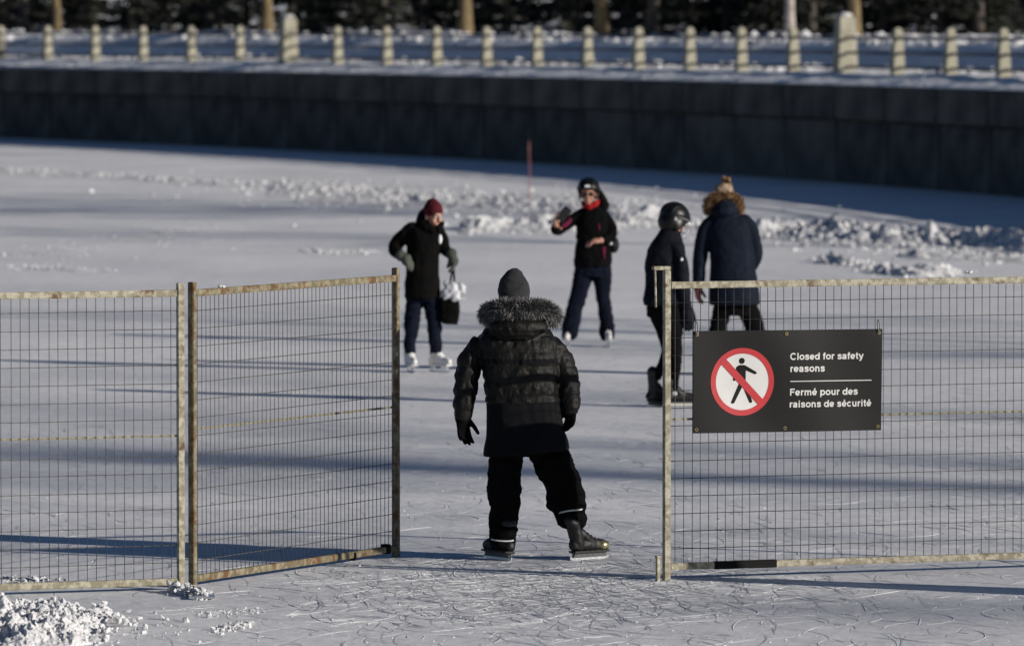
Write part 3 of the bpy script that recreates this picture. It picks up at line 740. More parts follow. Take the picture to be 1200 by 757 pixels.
def skate(fig, ankle, yaw, boot_m, holder_m, figure=False, lean=0, rake=0, pitch=0, shaft=.13, toe_m=None, L=.27, tongue=True, pin=None):
    """ankle: ground point under the ankle in figure space; yaw: way the toe points"""
    X = Matrix.Translation(ankle) @ Matrix.Rotation(yaw, 4, 'Z') @ Matrix.Rotation(lean, 4, 'X') @ Matrix.Rotation(pitch, 4, 'Y')
    z0 = .075 if figure else .056
    bm = bmesh.new()
    tube(bm, [(-.055, 0, z0+.035, .034, .04), (.02, 0, z0+.035, .036, .037), (.10, 0, z0+.032, .042, .032), (.155, 0, z0+.03, .042, .030), (.195, 0, z0+.028, .032, .026)], 14, 3)
    tube(bm, [(-.03, 0, z0+.03, .040, .045), (-.022, 0, z0+.09, .040, .050), (-.02, 0, z0+.14, .042, .050), (-.025, 0, z0+.14+shaft*.6, .048, .056)], 14, 3)
    tube(bm, [(.10, 0, z0+.045, .034, .03), (.05, 0, z0+.075, .036, .04), (.015, 0, z0+.12, .036, .04)], 12, 3)
    if rake:
        for v in bm.verts: v.co.x -= max(0, v.co.z-z0-.04)*rake
    me = remesh(bm, .006, boot_m, 3, lambda co, n: .002*(1-abs(noise.noise(co*17))*3)); me.transform(X)
    b = obj('skate', me, fig.root)
    def sub(nm, bm2, m, sm=False): m2 = mesh(bm2, m, sm); m2.transform(X); return obj(nm, m2, b)
    bm = bmesh.new(); box(bm, (.065, 0, z0-.004), (.275, .074, .012), bevel=.004); sub('sole', bm, holder_m if figure else M['black_leather'])
    if figure:
        for x, lx in ((-.04, .06), (.13, .09)):
            bm = bmesh.new(); box(bm, (x, 0, .05), (lx, .020, .042), bevel=.004); sub('blade_holder', bm, M['steel'])
    else:
        bm = bmesh.new(); pr = [(-.075, .05), (.205, .05), (.185, .035), (.20, .018), (-.07, .018), (-.055, .035)]
        loft(bm, [[Vector((x, y, z)) for x, z in pr] for y in (-.012, .012)]); sub('blade_holder', bm, holder_m)
    bm = bmesh.new(); pr = [(-.085, .022), (.205, .022), (.222, .018), (.205, .006), (.17, 0), (-.06, 0), (-.085, .006)]
    loft(bm, [[Vector((x, y, z)) for x, z in pr] for y in (-.002, .002)]); sub('blade', bm, M['steel'])
    for i in range(5):
        bm = bmesh.new(); x, z = .115-.022*i-rake*max(0, .033+.016*i), z0+.073+.016*i
        tube(bm, [(x, -.026, z-.012, .0035), (x+.004, 0, z+.006, .0035), (x, .026, z-.012, .0035)], 6, 3); sub('lace', bm, M['white_print'] if figure else M['grey_plastic'], True)
    if toe_m:
        bm = bmesh.new(); ellipsoid(bm, (.165, 0, z0+.03), (.052, .047, .034)); sub('toe_cap', bm, toe_m, True)
    return b
def fur(fig, pts, core_r, n, length, mats, seed, name='fur_trim', parent=None, down=.0):
    """strands combed off a rope; pts (px, py, w)"""
    rng = random.Random(seed); q = [list(fig.P(*p)) for p in pts]; path = [Vector(v) for v in cat_rom(q, 8)]
    bm = bmesh.new(); tube(bm, [(*v, core_r) for v in path], 10, 1); me0 = mesh(bm, mats[0], True)
    vv = [v.co.copy() for v in me0.vertices]; ff = [tuple(p.vertices) for p in me0.polygons]; mi = [0]*len(ff)
    bpy.data.meshes.remove(me0)
    for i in range(n):
        u = rng.random()*(len(path)-1); k = min(int(u), len(path)-2); c = path[k].lerp(path[k+1], u-k); t = (path[k+1]-path[k]).normalized()
        d = Vector((rng.gauss(0, 1), rng.gauss(0, 1), rng.gauss(0, 1))); d = (d - t*d.dot(t)).normalized()
        a = c + d*core_r*.9
        clump = noise.noise(a*40)
        dd = (d + t*(rng.gauss(0, .25)+clump*1.2) + Vector((0, 0, -down+rng.gauss(0, .12)))).normalized(); l = length*rng.uniform(.55, 1.15)
        sd = dd.cross(Vector((rng.gauss(0, 1), rng.gauss(0, 1), rng.gauss(0, 1)))).normalized()*rng.uniform(.0016, .0032)
        b = a + dd*l*.55; e = a + dd*l + Vector((0, 0, -l*.25*rng.random()))
        j = len(vv); vv += [a-sd, a+sd, b+sd*.8, b-sd*.8, e]; ff += [(j, j+1, j+2, j+3), (j+3, j+2, j+4)]
        m1 = rng.choices(range(len(mats)), [3, 4, 3][:len(mats)])[0]; mi += [m1, rng.choices(range(len(mats)), [1, 3, 5][:len(mats)])[0]]
    return obj(name, raw(vv, ff, mats, False, mi), parent or fig.root)

# ---- the person skating out through the gap, seen from behind
f = Fig(620, 656, 'person in black quilted parka with grey beanie skating away through the gap')
P = f.P; k = f.k
bm = bmesh.new(); HF = frame(Vector((-.15, 1, -.12))); hc = P(603, 347, .12)
head(bm, hc, HF); tube(bm, [(*P(604, 360, .10), .055), (*P(606, 385, .06), .06)], 10, 2)
f.rings(bm, [(520, 585, 650, .12, 0), (470, 584, 645, .11, .02), (420, 580, 640, .11, .04), (395, 575, 640, .09, .05), (380, 590, 625, .07, .06)], 18)
for pts in ([(568, 398, .05, 9), (549, 425, .03, 8.5), (546, 455, .0, 8), (543, 478, -.02, 4)], [(645, 402, .05, 9), (663, 430, .03, 8.5), (667, 455, 0, 8), (668, 468, -.02, 4)],
            [(592, 520, 0, 16), (592, 560, 0, 12), (591, 590, 0, 10), (589, 625, 0, 6.5), (589, 640, 0, 6)], [(632, 520, 0, 16), (650, 560, .0, 12), (664, 590, .02, 10), (674, 622, .02, 6), (678, 634, .02, 6)]): f.tube(bm, pts)
hand(bm, P(542, 486, -.02), Vector((.07, -.05, -1)), Vector((.55, -.85, 0)), -1, .30, .005, .11)
hand(bm, P(668, 475, -.02), Vector((.02, 0, -1)), Vector((-.75, -.65, 0)), 1, .95, .005, .11)
body = obj('body', remesh(bm, .009, M['skin'], 1), f.root); face_parts(f, body, hc, HF)
# parka
bm = bmesh.new()
f.rings(bm, [(530, 565.5, 668, .195, .0), (518, 567.5, 666, .19, .0), (500, 570, 661, .182, .0), (472, 569.5, 656, .175, .01), (440, 567, 655, .175, .02), (415, 563, 655, .172, .03), (398, 560, 652, .155, .045), (386, 569, 642, .13, .06), (376, 584, 628, .10, .07)], 36, 3, 2.5, -.0)
f.tube(bm, [(582, 398, .05, 11), (564, 404, .045, 14), (550.5, 424, .03, 14.2), (546.5, 448, .01, 13.6), (544.5, 470, -.01, 12.6), (542.5, 486, -.02, 11)])
f.tube(bm, [(630, 400, .05, 11), (648, 407, .045, 13.5), (660.5, 428, .03, 13.6), (666.5, 450, .01, 12.8), (668, 468, -.01, 11.5), (668, 478, -.02, 10.5)])
ellipsoid(bm, P(607, 381, -.05), (.185, .12, .062)); ellipsoid(bm, P(607, 389, -.06), (.135, .10, .05))
zc = P(0, 470).z; quilt = folds(.0085, 11, (1.3, 1, .7), 3); wr = folds(.004, 7, (1, 1, 1), 8)
def parka_disp(co, n):
    z = co.z
    arm = abs(co.x - P(611, 0).x) > .245
    if z > P(0, 382).z and not arm: return wr(co, n)*1.2
    if z > zc or (arm and z > P(0, 480).z):
        sp = .092; ph = ((z+.006*noise.noise(co*8)) / sp) % 1; seam = math.sin(math.pi*ph)**.45
        return .009*seam - .0045 + quilt(co, n)*seam*1.25
    return wr(co, n)*.8
def hem_tilt(me):
    for v in me.vertices:
        if v.co.z < P(0, 500).z: v.co.z += (v.co.x-P(617, 0).x)*.085*min(1, (P(0, 500).z-v.co.z)/.1)
    return me
me = hem_tilt(remesh(bm, .008, [M['black_nylon'], M['coat_skirt']], 5, parka_disp))
for p_ in me.polygons:
    c_ = p_.center; p_.material_index = 1 if (c_.z < zc + .008*math.sin(c_.x*5) and abs(c_.x-P(613, 0).x) < .262) or (abs(c_.z - P(0, 422).z) < .017 and abs(c_.x-P(610, 0).x) < .23) else 0
parka = obj('parka', me, f.root)
fur(f, [(574, 370, .05), (575, 365, -.02), (588, 361, -.08), (605, 360.5, -.10), (624, 361, -.08), (641, 364, -.02), (648, 373, .05)], .040, 8000, .050, [M['fur_dark'], M['fur_mid'], M['fur_light']], 5, parent=parka, down=.1)
bm = bmesh.new(); f.rings(bm, [(352, 586, 620, .098, .11), (344, 583.5, 621, .104, .115), (335, 584, 620, .10, .12), (327, 586.5, 617, .088, .12), (320, 592, 612, .062, .115), (316, 597, 609, .035, .11), (314, 600, 606, .015, .105)], 26)
obj('beanie', remesh(bm, .006, M['grey_knit'], 2, folds(.004, 11, (1, 1, 1.6), 2)), f.root)
bm = bmesh.new()
f.rings(bm, [(534, 577, 650, .11, 0), (526, 575, 654, .13, 0), (510, 574, 658, .14, 0)], 24)
f.rings(bm, [(644, 575, 602, .075, -.01), (636, 574, 604, .085, -.01), (622, 574.5, 606, .088, 0), (608, 573.5, 606.5, .084, .01), (598, 575, 607.5, .086, .01), (584, 571, 611, .098, 0), (568, 571.5, 612, .105, 0), (545, 573, 611.5, .112, 0), (525, 575, 616, .12, 0)], 24)
f.rings(bm, [(620, 660, 682, .065, .02), (615, 653, 688, .085, .02), (605, 651, 689, .09, .02), (600, 647, 686, .088, .02), (592, 641, 686.5, .092, .02), (578, 640, 686, .10, .015), (562, 633, 680.5, .108, .01), (545, 625, 673, .112, 0), (525, 616, 665, .12, 0)], 24)
tr = obj('trousers', remesh(bm, .008, M['black_matte'], 2, folds(.014, 7, (1, 1, 1.6), 4)), f.root)
# knee patches and reflective strips
def strip(pts, r, m, name='reflective_strip', parent=tr, depth=.004):
    bm = bmesh.new(); q = cat_rom([list(P(*p)) for p in pts], 6); a = [[Vector(v)+Vector((0, -depth, r)), Vector(v)+Vector((0, -depth, -r)), Vector(v)+Vector((0, depth, -r)), Vector(v)+Vector((0, depth, r))] for v in q]
    loft(bm, a); return obj(name, mesh(bm, m), parent)
strip([(575.5, 630.5, -.066), (581, 631.3, -.094), (590, 632, -.101), (598, 632, -.094), (602, 631.5, -.076)], .0042, M['reflect'])
strip([(655, 600, -.050), (661, 598, -.076), (669, 596.5, -.083), (677, 596, -.078), (682.5, 595.5, -.052)], .0045, M['reflect'])
for nm, w_, dr, th, cu, s_, x, y in (('a', P(542, 485, -.02), Vector((.07, -.05, -1)), -1, .30, (.55, -.85, 0), 542, 485), ('b', P(668, 474, -.02), Vector((.02, .0, -1)), 1, .95, (-.75, -.65, 0), 668, 474)):
    bm = bmesh.new(); hand(bm, w_, dr, Vector(s_), th, cu, .0125, .205); f.tube(bm, [(x, y-3, -.02, 10), (x, y+6, -.02, 9)])
    obj('glove', remesh(bm, .0055, M['black_matte'], 1), f.root)
skate(f, P(590, 657, -.02) + Vector((0, 0, -P(590, 657).z)), R(125), M['black_leather'], M['grey_plastic'], lean=R(4), shaft=.05)
skate(f, Vector((P(681, 0).x, .0, 0)), R(38), M['black_leather'], M['grey_plastic'], lean=R(0), shaft=.06, rake=.38, toe_m=M['gold'])
bm = bmesh.new(); f.tube(bm, [(673, 612, .03, 11), (675, 622, .02, 8.5), (677, 630, .015, 7.5)]); obj('sock', remesh(bm, .006, M['fur_mid'], 2), f.root)

# ---- person in the maroon hat with a long black coat and a bag
f = Fig(497, 436, 'person in maroon knit hat and long black coat on white skates')
P = f.P; HF = frame(Vector((.62, -.8, -.18))); hc = P(508, 253, -.03)
bm = bmesh.new(); head(bm, hc, HF, 1.0); tube(bm, [(*P(505, 262, 0), .052), (*P(500, 275, .02), .06)], 10, 2)
f.rings(bm, [(345, 482, 510, .11, 0), (310, 482, 508, .10, 0), (280, 482, 512, .10, .01), (268, 488, 510, .08, .01)], 18)
for pts in ([(484, 272, 0, 6), (466, 288, .02, 5), (471, 299, -.12, 3)], [(513, 274, 0, 6), (520, 292, .0, 5), (529, 297, -.07, 3)],
            [(485, 345, 0, 7.5), (483, 380, 0, 5.5), (480, 410, 0, 3.5), (480, 418, 0, 3.5)], [(506, 345, 0, 7.5), (509, 380, 0, 5.5), (510, 410, 0, 3.5), (510, 418, 0, 3.5)]): f.tube(bm, pts)
hand(bm, P(470, 299, -.12), Vector((.75, -.3, -.55)), Vector((0, .2, -1)), 1, .75, .007, .15); hand(bm, P(529, 297, -.07), Vector((.28, -.05, -1)), Vector((-1, -.2, 0)), 1, .75, .007, .15)
body = obj('body', remesh(bm, .008, M['skin'], 1), f.root); face_parts(f, body, hc, HF)
bm = bmesh.new()
f.rings(bm, [(349, 474, 516, .165, 0), (330, 474.5, 515.5, .155, 0), (310, 475, 514, .145, 0), (290, 477, 516, .145, 0), (274, 477, 519, .13, 0), (265, 484, 515, .105, .01), (259, 491, 510, .08, .02)], 28)
f.tube(bm, [(484, 267, .0, 8), (474, 276, .01, 8.5), (464, 287, .02, 8.2), (464, 295, -.05, 7.6), (472, 300, -.12, 6.5)])
f.tube(bm, [(512, 270, .0, 8), (518, 281, .01, 7.5), (521, 292, -.02, 7), (529, 299, -.07, 6)])
coat = obj('coat', remesh(bm, .011, M['black_wool'], 2, folds(.009, 6, (1, 1, .8), 12)), f.root)
bm = bmesh.new(); tube(bm, [(*P(497, 250, .04), .05, .05), (*P(496, 259, .05), .075, .06), (*P(498, 267, .03), .085, .07)], 12, 3); f.tube(bm, [(495, 262, -.03, 6), (502, 269, -.09, 6), (512, 268, -.10, 5), (517, 262, -.04, 4.5)])
obj('hood', remesh(bm, .010, M['black_wool'], 2, folds(.006, 9, seed=3)), f.root)
bm = bmesh.new(); Hq = HF
ellipsoid(bm, hc + HF @ Vector((0, -.014, .050)), (.089, .104, .098), HF); ellipsoid(bm, hc + HF @ Vector((0, -.03, .10)), (.06, .07, .065), HF)
def cut_hat(me, c, F, zmin, slope):
    b2 = bmesh.new(); b2.from_mesh(me)
    bmesh.ops.bisect_plane(b2, geom=b2.verts[:]+b2.edges[:]+b2.faces[:], plane_co=c + F @ Vector((0, .06, zmin)), plane_no=F @ Vector((0, slope, 1)), clear_inner=True)
    b2.to_mesh(me); b2.free(); return me
obj('knit_hat', cut_hat(remesh(bm, .007, M['maroon'], 2, folds(.003, 14, seed=5)), hc, HF, .014, -.35), f.root)
for nm, w_, dr, pn, th in (('l', P(470, 299, -.12), Vector((.75, -.3, -.55)), Vector((0, .2, -1)), 1), ('r', P(529, 297, -.07), Vector((.28, -.05, -1)), Vector((-1, -.2, 0)), 1)):
    bm = bmesh.new(); hand(bm, w_, dr, pn, th, .75, .017, .20); ellipsoid(bm, w_, (.055, .055, .055)); ellipsoid(bm, w_+dr.normalized()*.07, (.052, .05, .06)); obj('glove', remesh(bm, .007, M['grey_glove'], 1), f.root)
bm = bmesh.new()
f.rings(bm, [(352, 476, 514, .12, 0), (338, 477, 513, .12, 0)], 20)
f.rings(bm, [(414, 474.5, 486.5, .06, 0), (405, 473.5, 488, .066, 0), (394, 473.5, 489, .07, 0), (378, 473.5, 492, .08, 0), (360, 475, 494, .09, 0), (345, 476, 496, .10, 0)], 18)
f.rings(bm, [(414, 504, 517, .06, 0), (405, 503, 518, .066, 0), (394, 501.5, 518, .07, -.01), (378, 500, 518, .08, -.01), (360, 496.5, 518, .09, 0), (345, 495, 515, .10, 0)], 18)
obj('trousers', remesh(bm, .010, M['navy'], 2, folds(.010, 7, (1, 1, 1.4), 22)), f.root)
bm = bmesh.new(); ellipsoid(bm, P(516, 280, -.10), (.018, .02, .045)); obj('badge', mesh(bm, M['white_print'], True), coat)
skate(f, Vector((P(480, 0).x, .02, 0)), R(-75), M['white_leather'], M['white_leather'], True, shaft=.13)
skate(f, Vector((P(510, 0).x, .0, 0)), R(-48), M['white_leather'], M['white_leather'], True, shaft=.13, lean=R(-3))
# the bag this person carries
bag = tag(empty('tote_bag', f.o0 + P(528, 378, -.07)), 'black tote bag with white plastic sticking out, hanging from grey glove', 'bag')
def BP(x, y, w=0): return P(x, y, w) - P(528, 378, -.07)
bm = bmesh.new()
f2rows = [(379, 519.5, 535, .050, -.07), (376, 517.5, 537.5, .055, -.07), (360, 517, 538.5, .058, -.07), (346, 517, 537, .05, -.07)]
f.rings(bm, f2rows, 28, 3, 4.5, -.12); me = remesh(bm, .009, M['black_wool'], 2, folds(.010, 9, seed=9)); me.transform(Matrix.Translation(-P(528, 378, -.07))); obj('body', me, bag)
for x in (522, 532):
    bm = bmesh.new(); tube(bm, [(*BP(x, 350, -.09), .010, .004), (*BP((x+531)/2+1, 330, -.09), .010, .004), (*BP(531.5, 309, -.08), .010, .004)], 8, 4); obj('strap', mesh(bm, M['black_wool'], True), bag)
pb = tag(empty('plastic_bag', f.o0 + P(530, 350, -.12)), 'crumpled white plastic bag stuffed in the black tote bag', 'bag')
bm = bmesh.new()
for x, y, w_, r in ((524, 344, -.10, .055), (529, 338, -.10, .06), (534, 346, -.11, .05), (540, 338, -.09, .05), (524, 333, -.09, .035)): ellipsoid(bm, P(x, y, w_) - P(530, 350, -.12), (r, r*.8, r*1.2))
obj('body', remesh(bm, .008, M['plastic_bag'], 1, lambda co, n: .008*(1-abs(noise.noise(co*14))*3)), pb)
bm = bmesh.new(); tube(bm, [(*(P(536, 348, -.1)-P(530, 350, -.12)), .012), (*(P(541, 350, -.1)-P(530, 350, -.12)), .012), (*(P(545, 349, -.1)-P(530, 350, -.12)), .006)], 8, 3); obj('handle', mesh(bm, M['plastic_bag'], True), pb)

# ---- woman with helmet, sunglasses and red scarf, holding up a phone
f = Fig(690, 406, 'person in black helmet, sunglasses and red scarf holding up a phone')
P = f.P; HF = frame(Vector((-.08, -1, -.1))); hc = P(689.5, 227, -.03)
bm = bmesh.new(); head(bm, hc, HF, .98); tube(bm, [(*P(691, 236, 0), .05), (*P(692, 250, .01), .055)], 10, 2)
f.rings(bm, [(312, 680, 710, .10, 0), (285, 682, 710, .095, 0), (260, 681, 710, .10, .0), (250, 686, 704, .08, 0)], 18)
for pts in ([(682, 254, 0, 5.5), (665, 262, -.01, 5), (653, 268, -.10, 4.5), (651, 262, -.17, 3.5)], [(708, 254, 0, 5.5), (716, 270, 0, 5), (710, 280, -.13, 4), (703, 281, -.17, 3.5)],
            [(684, 312, 0, 7.5), (677, 345, 0, 5.5), (668, 380, 0, 4), (666, 393, 0, 3)], [(704, 312, 0, 7.5), (707, 345, 0, 5.5), (711, 380, 0, 4), (712, 393, 0, 3)]): f.tube(bm, pts)
hand(bm, P(651, 265, -.17), Vector((.05, -.05, 1)), Vector((.9, -.2, .2)), 1, .55, .0105, .19)
hand(bm, P(704, 281, -.16), Vector((-1, -.2, -.1)), Vector((0, .3, -1)), -1, .7, .0105, .19)
body = obj('body', remesh(bm, .008, M['skin'], 1), f.root); face_parts(f, body, hc, HF, .98, True)
bm = bmesh.new()
f.rings(bm, [(312, 672, 717, .15, 0), (300, 673, 717, .145, 0), (285, 675, 716, .135, 0), (270, 675, 714.5, .13, 0), (256, 676, 713, .125, 0), (247, 681, 707, .10, .01), (241, 686, 701, .075, .01)], 28)
f.tube(bm, [(684, 250, .0, 7), (673, 257, .0, 7), (662, 264, -.02, 6.8), (653, 269.5, -.08, 6.6), (650.5, 267, -.14, 5.6)])
f.tube(bm, [(705, 250, .0, 7), (712, 259, .01, 7.2), (717, 271, -.02, 6.8), (713, 279, -.10, 6), (706, 281, -.15, 5)])
jk = obj('jacket', remesh(bm, .010, M['black_matte'], 2, folds(.009, 8, seed=31)), f.root)
bm = bmesh.new(); f.tube(bm, [(669, 257, -.040, 3), (664, 262, -.068, 3), (659, 265, -.088, 2.8)]); obj('pink_panel', remesh(bm, .007, M['pink'], 1), jk)
bm = bmesh.new(); f.tube(bm, [(701, 262, -.130, .9), (702, 269, -.130, .9)]); obj('zip_flash', mesh(bm, M['pink'], True), jk)
bm = bmesh.new(); ellipsoid(bm, P(707, 293, -.13), (.022, .018, .045)); f.tube(bm, [(707, 297, -.13, 1.6), (708, 302, -.13, 1.2)]); obj('pink_pendant', remesh(bm, .006, M['pink'], 1), jk)
bm = bmesh.new(); f.tube(bm, [(702, 226, .05, 4), (706, 234, .05, 6), (707, 243, .03, 6.5), (700, 249, .06, 6)]); obj('hood', remesh(bm, .009, M['black_matte'], 2, folds(.006, 9, seed=3)), f.root)
bm = bmesh.new()
for q in range(2): f.tube(bm, [(683, 237+q*2.5, -.02, 2.2), (687, 240.5+q*2.2, -.085, 2.3), (692, 241+q*2.2, -.095, 2.3), (697, 238.5+q*2.2, -.08, 2.3), (700.5, 235+q*2.5, -.02, 2.2)])
obj('scarf', remesh(bm, .007, M['red_scarf'], 2, folds(.006, 14, seed=8)), f.root)
def helmet(fig, c, F, name='helmet', k=1.0, cut=.035, slope=-.62, ears=False):
    bm = bmesh.new(); ellipsoid(bm, c + F @ Vector((0, -.012, .045))*k, (.105*k, .128*k, .108*k), F, 28, 18); ellipsoid(bm, c + F @ Vector((0, -.05, -.01))*k, (.10*k, .085*k, .095*k), F, 20, 12)
    if ears:
        for q in (-1, 1): ellipsoid(bm, c + F @ Vector((q*.088, -.005, -.03))*k, (.018*k, .05*k, .06*k), F, 14, 10)
    def ridge(co, n):
        l = F.inverted() @ (co - c); return .003*math.copysign(1, math.sin(l.x*95)) if abs(l.x) < .085 and l.z > .04 else 0
    me = cut_hat(remesh(bm, .007, M['helmet'], 2, ridge), c, F, cut*k, slope); h = obj(name, me, fig.root)
    bm = bmesh.new(); tube(bm, [(*(c + F @ Vector((.106*math.sin(a), .118*math.cos(a)-.01, .046+.02*math.cos(a)))*k), .009*k) for a in [R(x) for x in range(-100, 101, 20)]], 8, 2); obj('rim', mesh(bm, M['helmet'], True), h)
    for q in (-1, 1):
        bm = bmesh.new(); tube(bm, [(*(c + F @ Vector((q*.092, .0, .03))*k), .006), (*(c + F @ Vector((q*.078, .03, -.06))*k), .006), (*(c + F @ Vector((q*.02, .07, -.122))*k), .006)], 6, 3); obj('chin_strap', mesh(bm, M['black_leather'], True), h)
    return h
h = helmet(f, hc, HF, k=1.1)
bm = bmesh.new(); box(bm, hc + HF @ Vector((.0, .130, .093)), (.055, .012, .022), bevel=.003); obj('white_badge', mesh(bm, M['white_print']), h)
bm = bmesh.new()
for q in (-1, 1): ellipsoid(bm, hc + HF @ Vector((q*.034, .092, .004)), (.030, .010, .021), HF)
tube(bm, [(*(hc + HF @ Vector((-.012, .1, .012))), .004), (*(hc + HF @ Vector((.012, .1, .012))), .004)], 6, 1)
for q in (-1, 1): tube(bm, [(*(hc + HF @ Vector((q*.062, .088, .008))), .004), (*(hc + HF @ Vector((q*.080, .0, .008))), .004)], 6, 1)
obj('sunglasses', remesh(bm, .004, M['lens'], 1), f.root)
bm = bmesh.new()
f.rings(bm, [(324, 673, 716, .12, 0), (306, 675, 714, .12, 0)], 20)
f.rings(bm, [(399, 660.5, 672.5, .06, 0), (392, 657.5, 677, .08, 0), (380, 658.5, 680, .085, 0), (362, 663, 684, .085, 0), (345, 668, 688.5, .09, 0), (325, 671.5, 694, .10, 0), (308, 674, 696, .11, 0)], 18)
f.rings(bm, [(399, 706, 717.5, .06, 0), (392, 702.5, 721, .08, 0), (380, 702, 720, .085, 0), (362, 700, 717, .085, 0), (345, 698, 715, .09, 0), (325, 694.5, 717, .10, 0), (308, 693, 715, .11, 0)], 18)
obj('trousers', remesh(bm, .010, M['navy'], 2, folds(.010, 7, (1, 1, 1.4), 42)), f.root)
skate(f, Vector((P(666, 0).x, .05, 0)), R(-95), M['white_leather'], M['white_leather'], True, shaft=.09)
skate(f, Vector((P(712, 0).x, .0, 0)), R(-85), M['white_leather'], M['white_leather'], True, shaft=.09)
ph = tag(empty('phone', f.o0 + P(661, 254, -.22)), 'dark phone held up in bare hand of the helmeted person with red scarf', 'phone')
bm = bmesh.new(); box(bm, (0, 0, .03), (.085, .010, .155), Matrix.Rotation(R(38), 3, 'Y'), .004); obj('case', mesh(bm, M['black_leather']), ph)
bm = bmesh.new(); box(bm, (-.012, .0075, .03), (.076, .004, .145), Matrix.Rotation(R(38), 3, 'Y'), .001); obj('screen', mesh(bm, M['lens']), ph)
sb = tag(empty('hip_bag', f.o0 + P(720, 297, .02)), 'small black bag with white badge at hip of the phone holding person', 'bag')
bm = bmesh.new(); ellipsoid(bm, P(719, 287, .02) - P(720, 297, .02), (.055, .10, .085)); obj('body', remesh(bm, .008, M['black_nylon'], 2, folds(.006, 9, seed=1)), sb)
bm = bmesh.new(); ellipsoid(bm, P(715.5, 285, -.075) - P(720, 297, .02), (.018, .012, .018)); obj('badge', mesh(bm, M['white_print'], True), sb)

# ---- bent over skater in the hockey helmet
f = Fig(783, 477, 'person in dark navy jacket and black caged helmet bending over behind the post')
P = f.P; HF = frame(Vector((.75, .55, -.35))); hc = P(790, 260, .02)
bm = bmesh.new(); head(bm, hc, HF, 1.0); tube(bm, [(*P(787, 266, 0), .052), (*P(782, 284, 0), .06)], 10, 2)
f.rings(bm, [(355, 765, 793, .10, 0), (320, 764, 790, .10, 0), (290, 768, 796, .10, 0), (281, 774, 794, .08, 0)], 18)
for pts in ([(772, 292, .12, 6.5), (776, 320, .18, 5.5), (792, 345, .18, 5)], [(795, 293, -.08, 6.5), (799, 325, -.10, 5.5), (804, 362, -.10, 4.5)],
            [(784, 352, -.04, 8), (790, 405, -.05, 5.5), (790, 450, -.05, 3.5)], [(773, 352, .03, 8), (782, 405, .05, 5.5), (770, 445, .05, 3)]): f.tube(bm, pts)
hand(bm, P(803.5, 358, -.10), Vector((.12, 0, -1)), Vector((-.4, .9, 0)), 1, .25, .007, .16); hand(bm, P(792, 345, .18), Vector((.5, .2, -.8)), Vector((0, -1, 0)), 1, .4, .007, .16)
body = obj('body', remesh(bm, .009, M['skin'], 1), f.root); face_parts(f, body, hc, HF)
bm = bmesh.new()
f.rings(bm, [(358, 753.5, 803, .16, 0), (345, 754, 803, .155, 0), (328, 756.5, 801, .145, 0), (310, 755.5, 802, .145, 0), (294, 758.5, 803, .135, 0), (282, 765, 800, .12, 0), (273, 771, 797, .095, 0), (268, 774, 795, .08, 0)], 28)
f.tube(bm, [(790, 288, -.07, 9), (797, 305, -.10, 9), (799, 325, -.11, 8.4), (801, 345, -.11, 7.8), (803.5, 360, -.10, 6.6)])
f.tube(bm, [(772, 290, .11, 9), (775, 315, .16, 8.6), (783, 335, .18, 8), (791, 347, .18, 7)])
jk = obj('jacket', remesh(bm, .010, M['navy_dark'], 2, folds(.008, 6.5, seed=51)), f.root)
bm = bmesh.new(); ellipsoid(bm, P(798, 303, -.172), (.012, .012, .014)); obj('badge', mesh(bm, M['white_print'], True), jk)
for w_, dr, pn in ((P(803.5, 358, -.10), Vector((.12, 0, -1)), Vector((-.4, .9, 0))), (P(792, 346, .18), Vector((.5, .1, -.8)), Vector((0, -1, 0)))):
    bm = bmesh.new(); hand(bm, w_, dr, pn, 1, .25, .017, .235); ellipsoid(bm, w_, (.052, .05, .06)); ellipsoid(bm, w_+dr.normalized()*.09, (.045, .045, .07)); obj('glove', remesh(bm, .007, M['navy_dark'], 2), f.root)
h = helmet(f, hc, HF, k=1.1, cut=-.0, slope=-1.05, ears=True)
for i in range(-3, 4):
    bm = bmesh.new(); x = i*.026; tube(bm, [(*(hc + HF @ Vector((x, .128-.25*x*x*6, .035))), .003), (*(hc + HF @ Vector((x, .150-x*x*6, -.04))), .003), (*(hc + HF @ Vector((x*.8, .125-x*x*5, -.125))), .003)], 6, 3); obj('cage_wire', mesh(bm, M['steel'], True), h)
for z in (0, -.05, -.10):
    bm = bmesh.new(); tube(bm, [(*(hc + HF @ Vector((x, (.150 if z > -.09 else .138)-x*x*6, z))), .003) for x in (-.09, -.045, 0, .045, .09)], 6, 3); obj('cage_wire', mesh(bm, M['steel'], True), h)
bm = bmesh.new(); tube(bm, [(*(hc + HF @ Vector((.115*math.sin(a), .122*math.cos(a)-.01, .03+.012*math.cos(a)))), .007) for a in [R(x) for x in range(10, 111, 20)]], 8, 2); obj('side_trim', mesh(bm, M['trim'], True), h)
bm = bmesh.new()
f.rings(bm, [(372, 758, 801, .11, 0), (350, 757, 800, .125, 0)], 20)
f.rings(bm, [(458, 785.5, 794.5, .048, -.05), (448, 784.5, 795.5, .055, -.05), (430, 784, 798, .07, -.05), (412, 782, 799.5, .078, -.05), (395, 778, 799.5, .085, -.05), (372, 770, 801, .10, -.04), (352, 766, 800, .11, -.03)], 18)
f.rings(bm, [(446, 765, 775, .05, .05), (435, 767, 779, .06, .05), (418, 774, 788, .07, .05), (405, 774, 791, .078, .05), (390, 769, 790, .085, .05), (370, 761, 788, .10, .04), (352, 757, 788, .11, .03)], 18)
obj('leggings', remesh(bm, .009, M['black_matte'], 2, folds(.006, 8, (1, 1, 1.5), 62)), f.root)
bm = bmesh.new(); f.tube(bm, [(789, 450, -.05, 6), (790, 460, -.05, 5.6)]); obj('sock', remesh(bm, .007, M['white_leather'], 1), f.root)
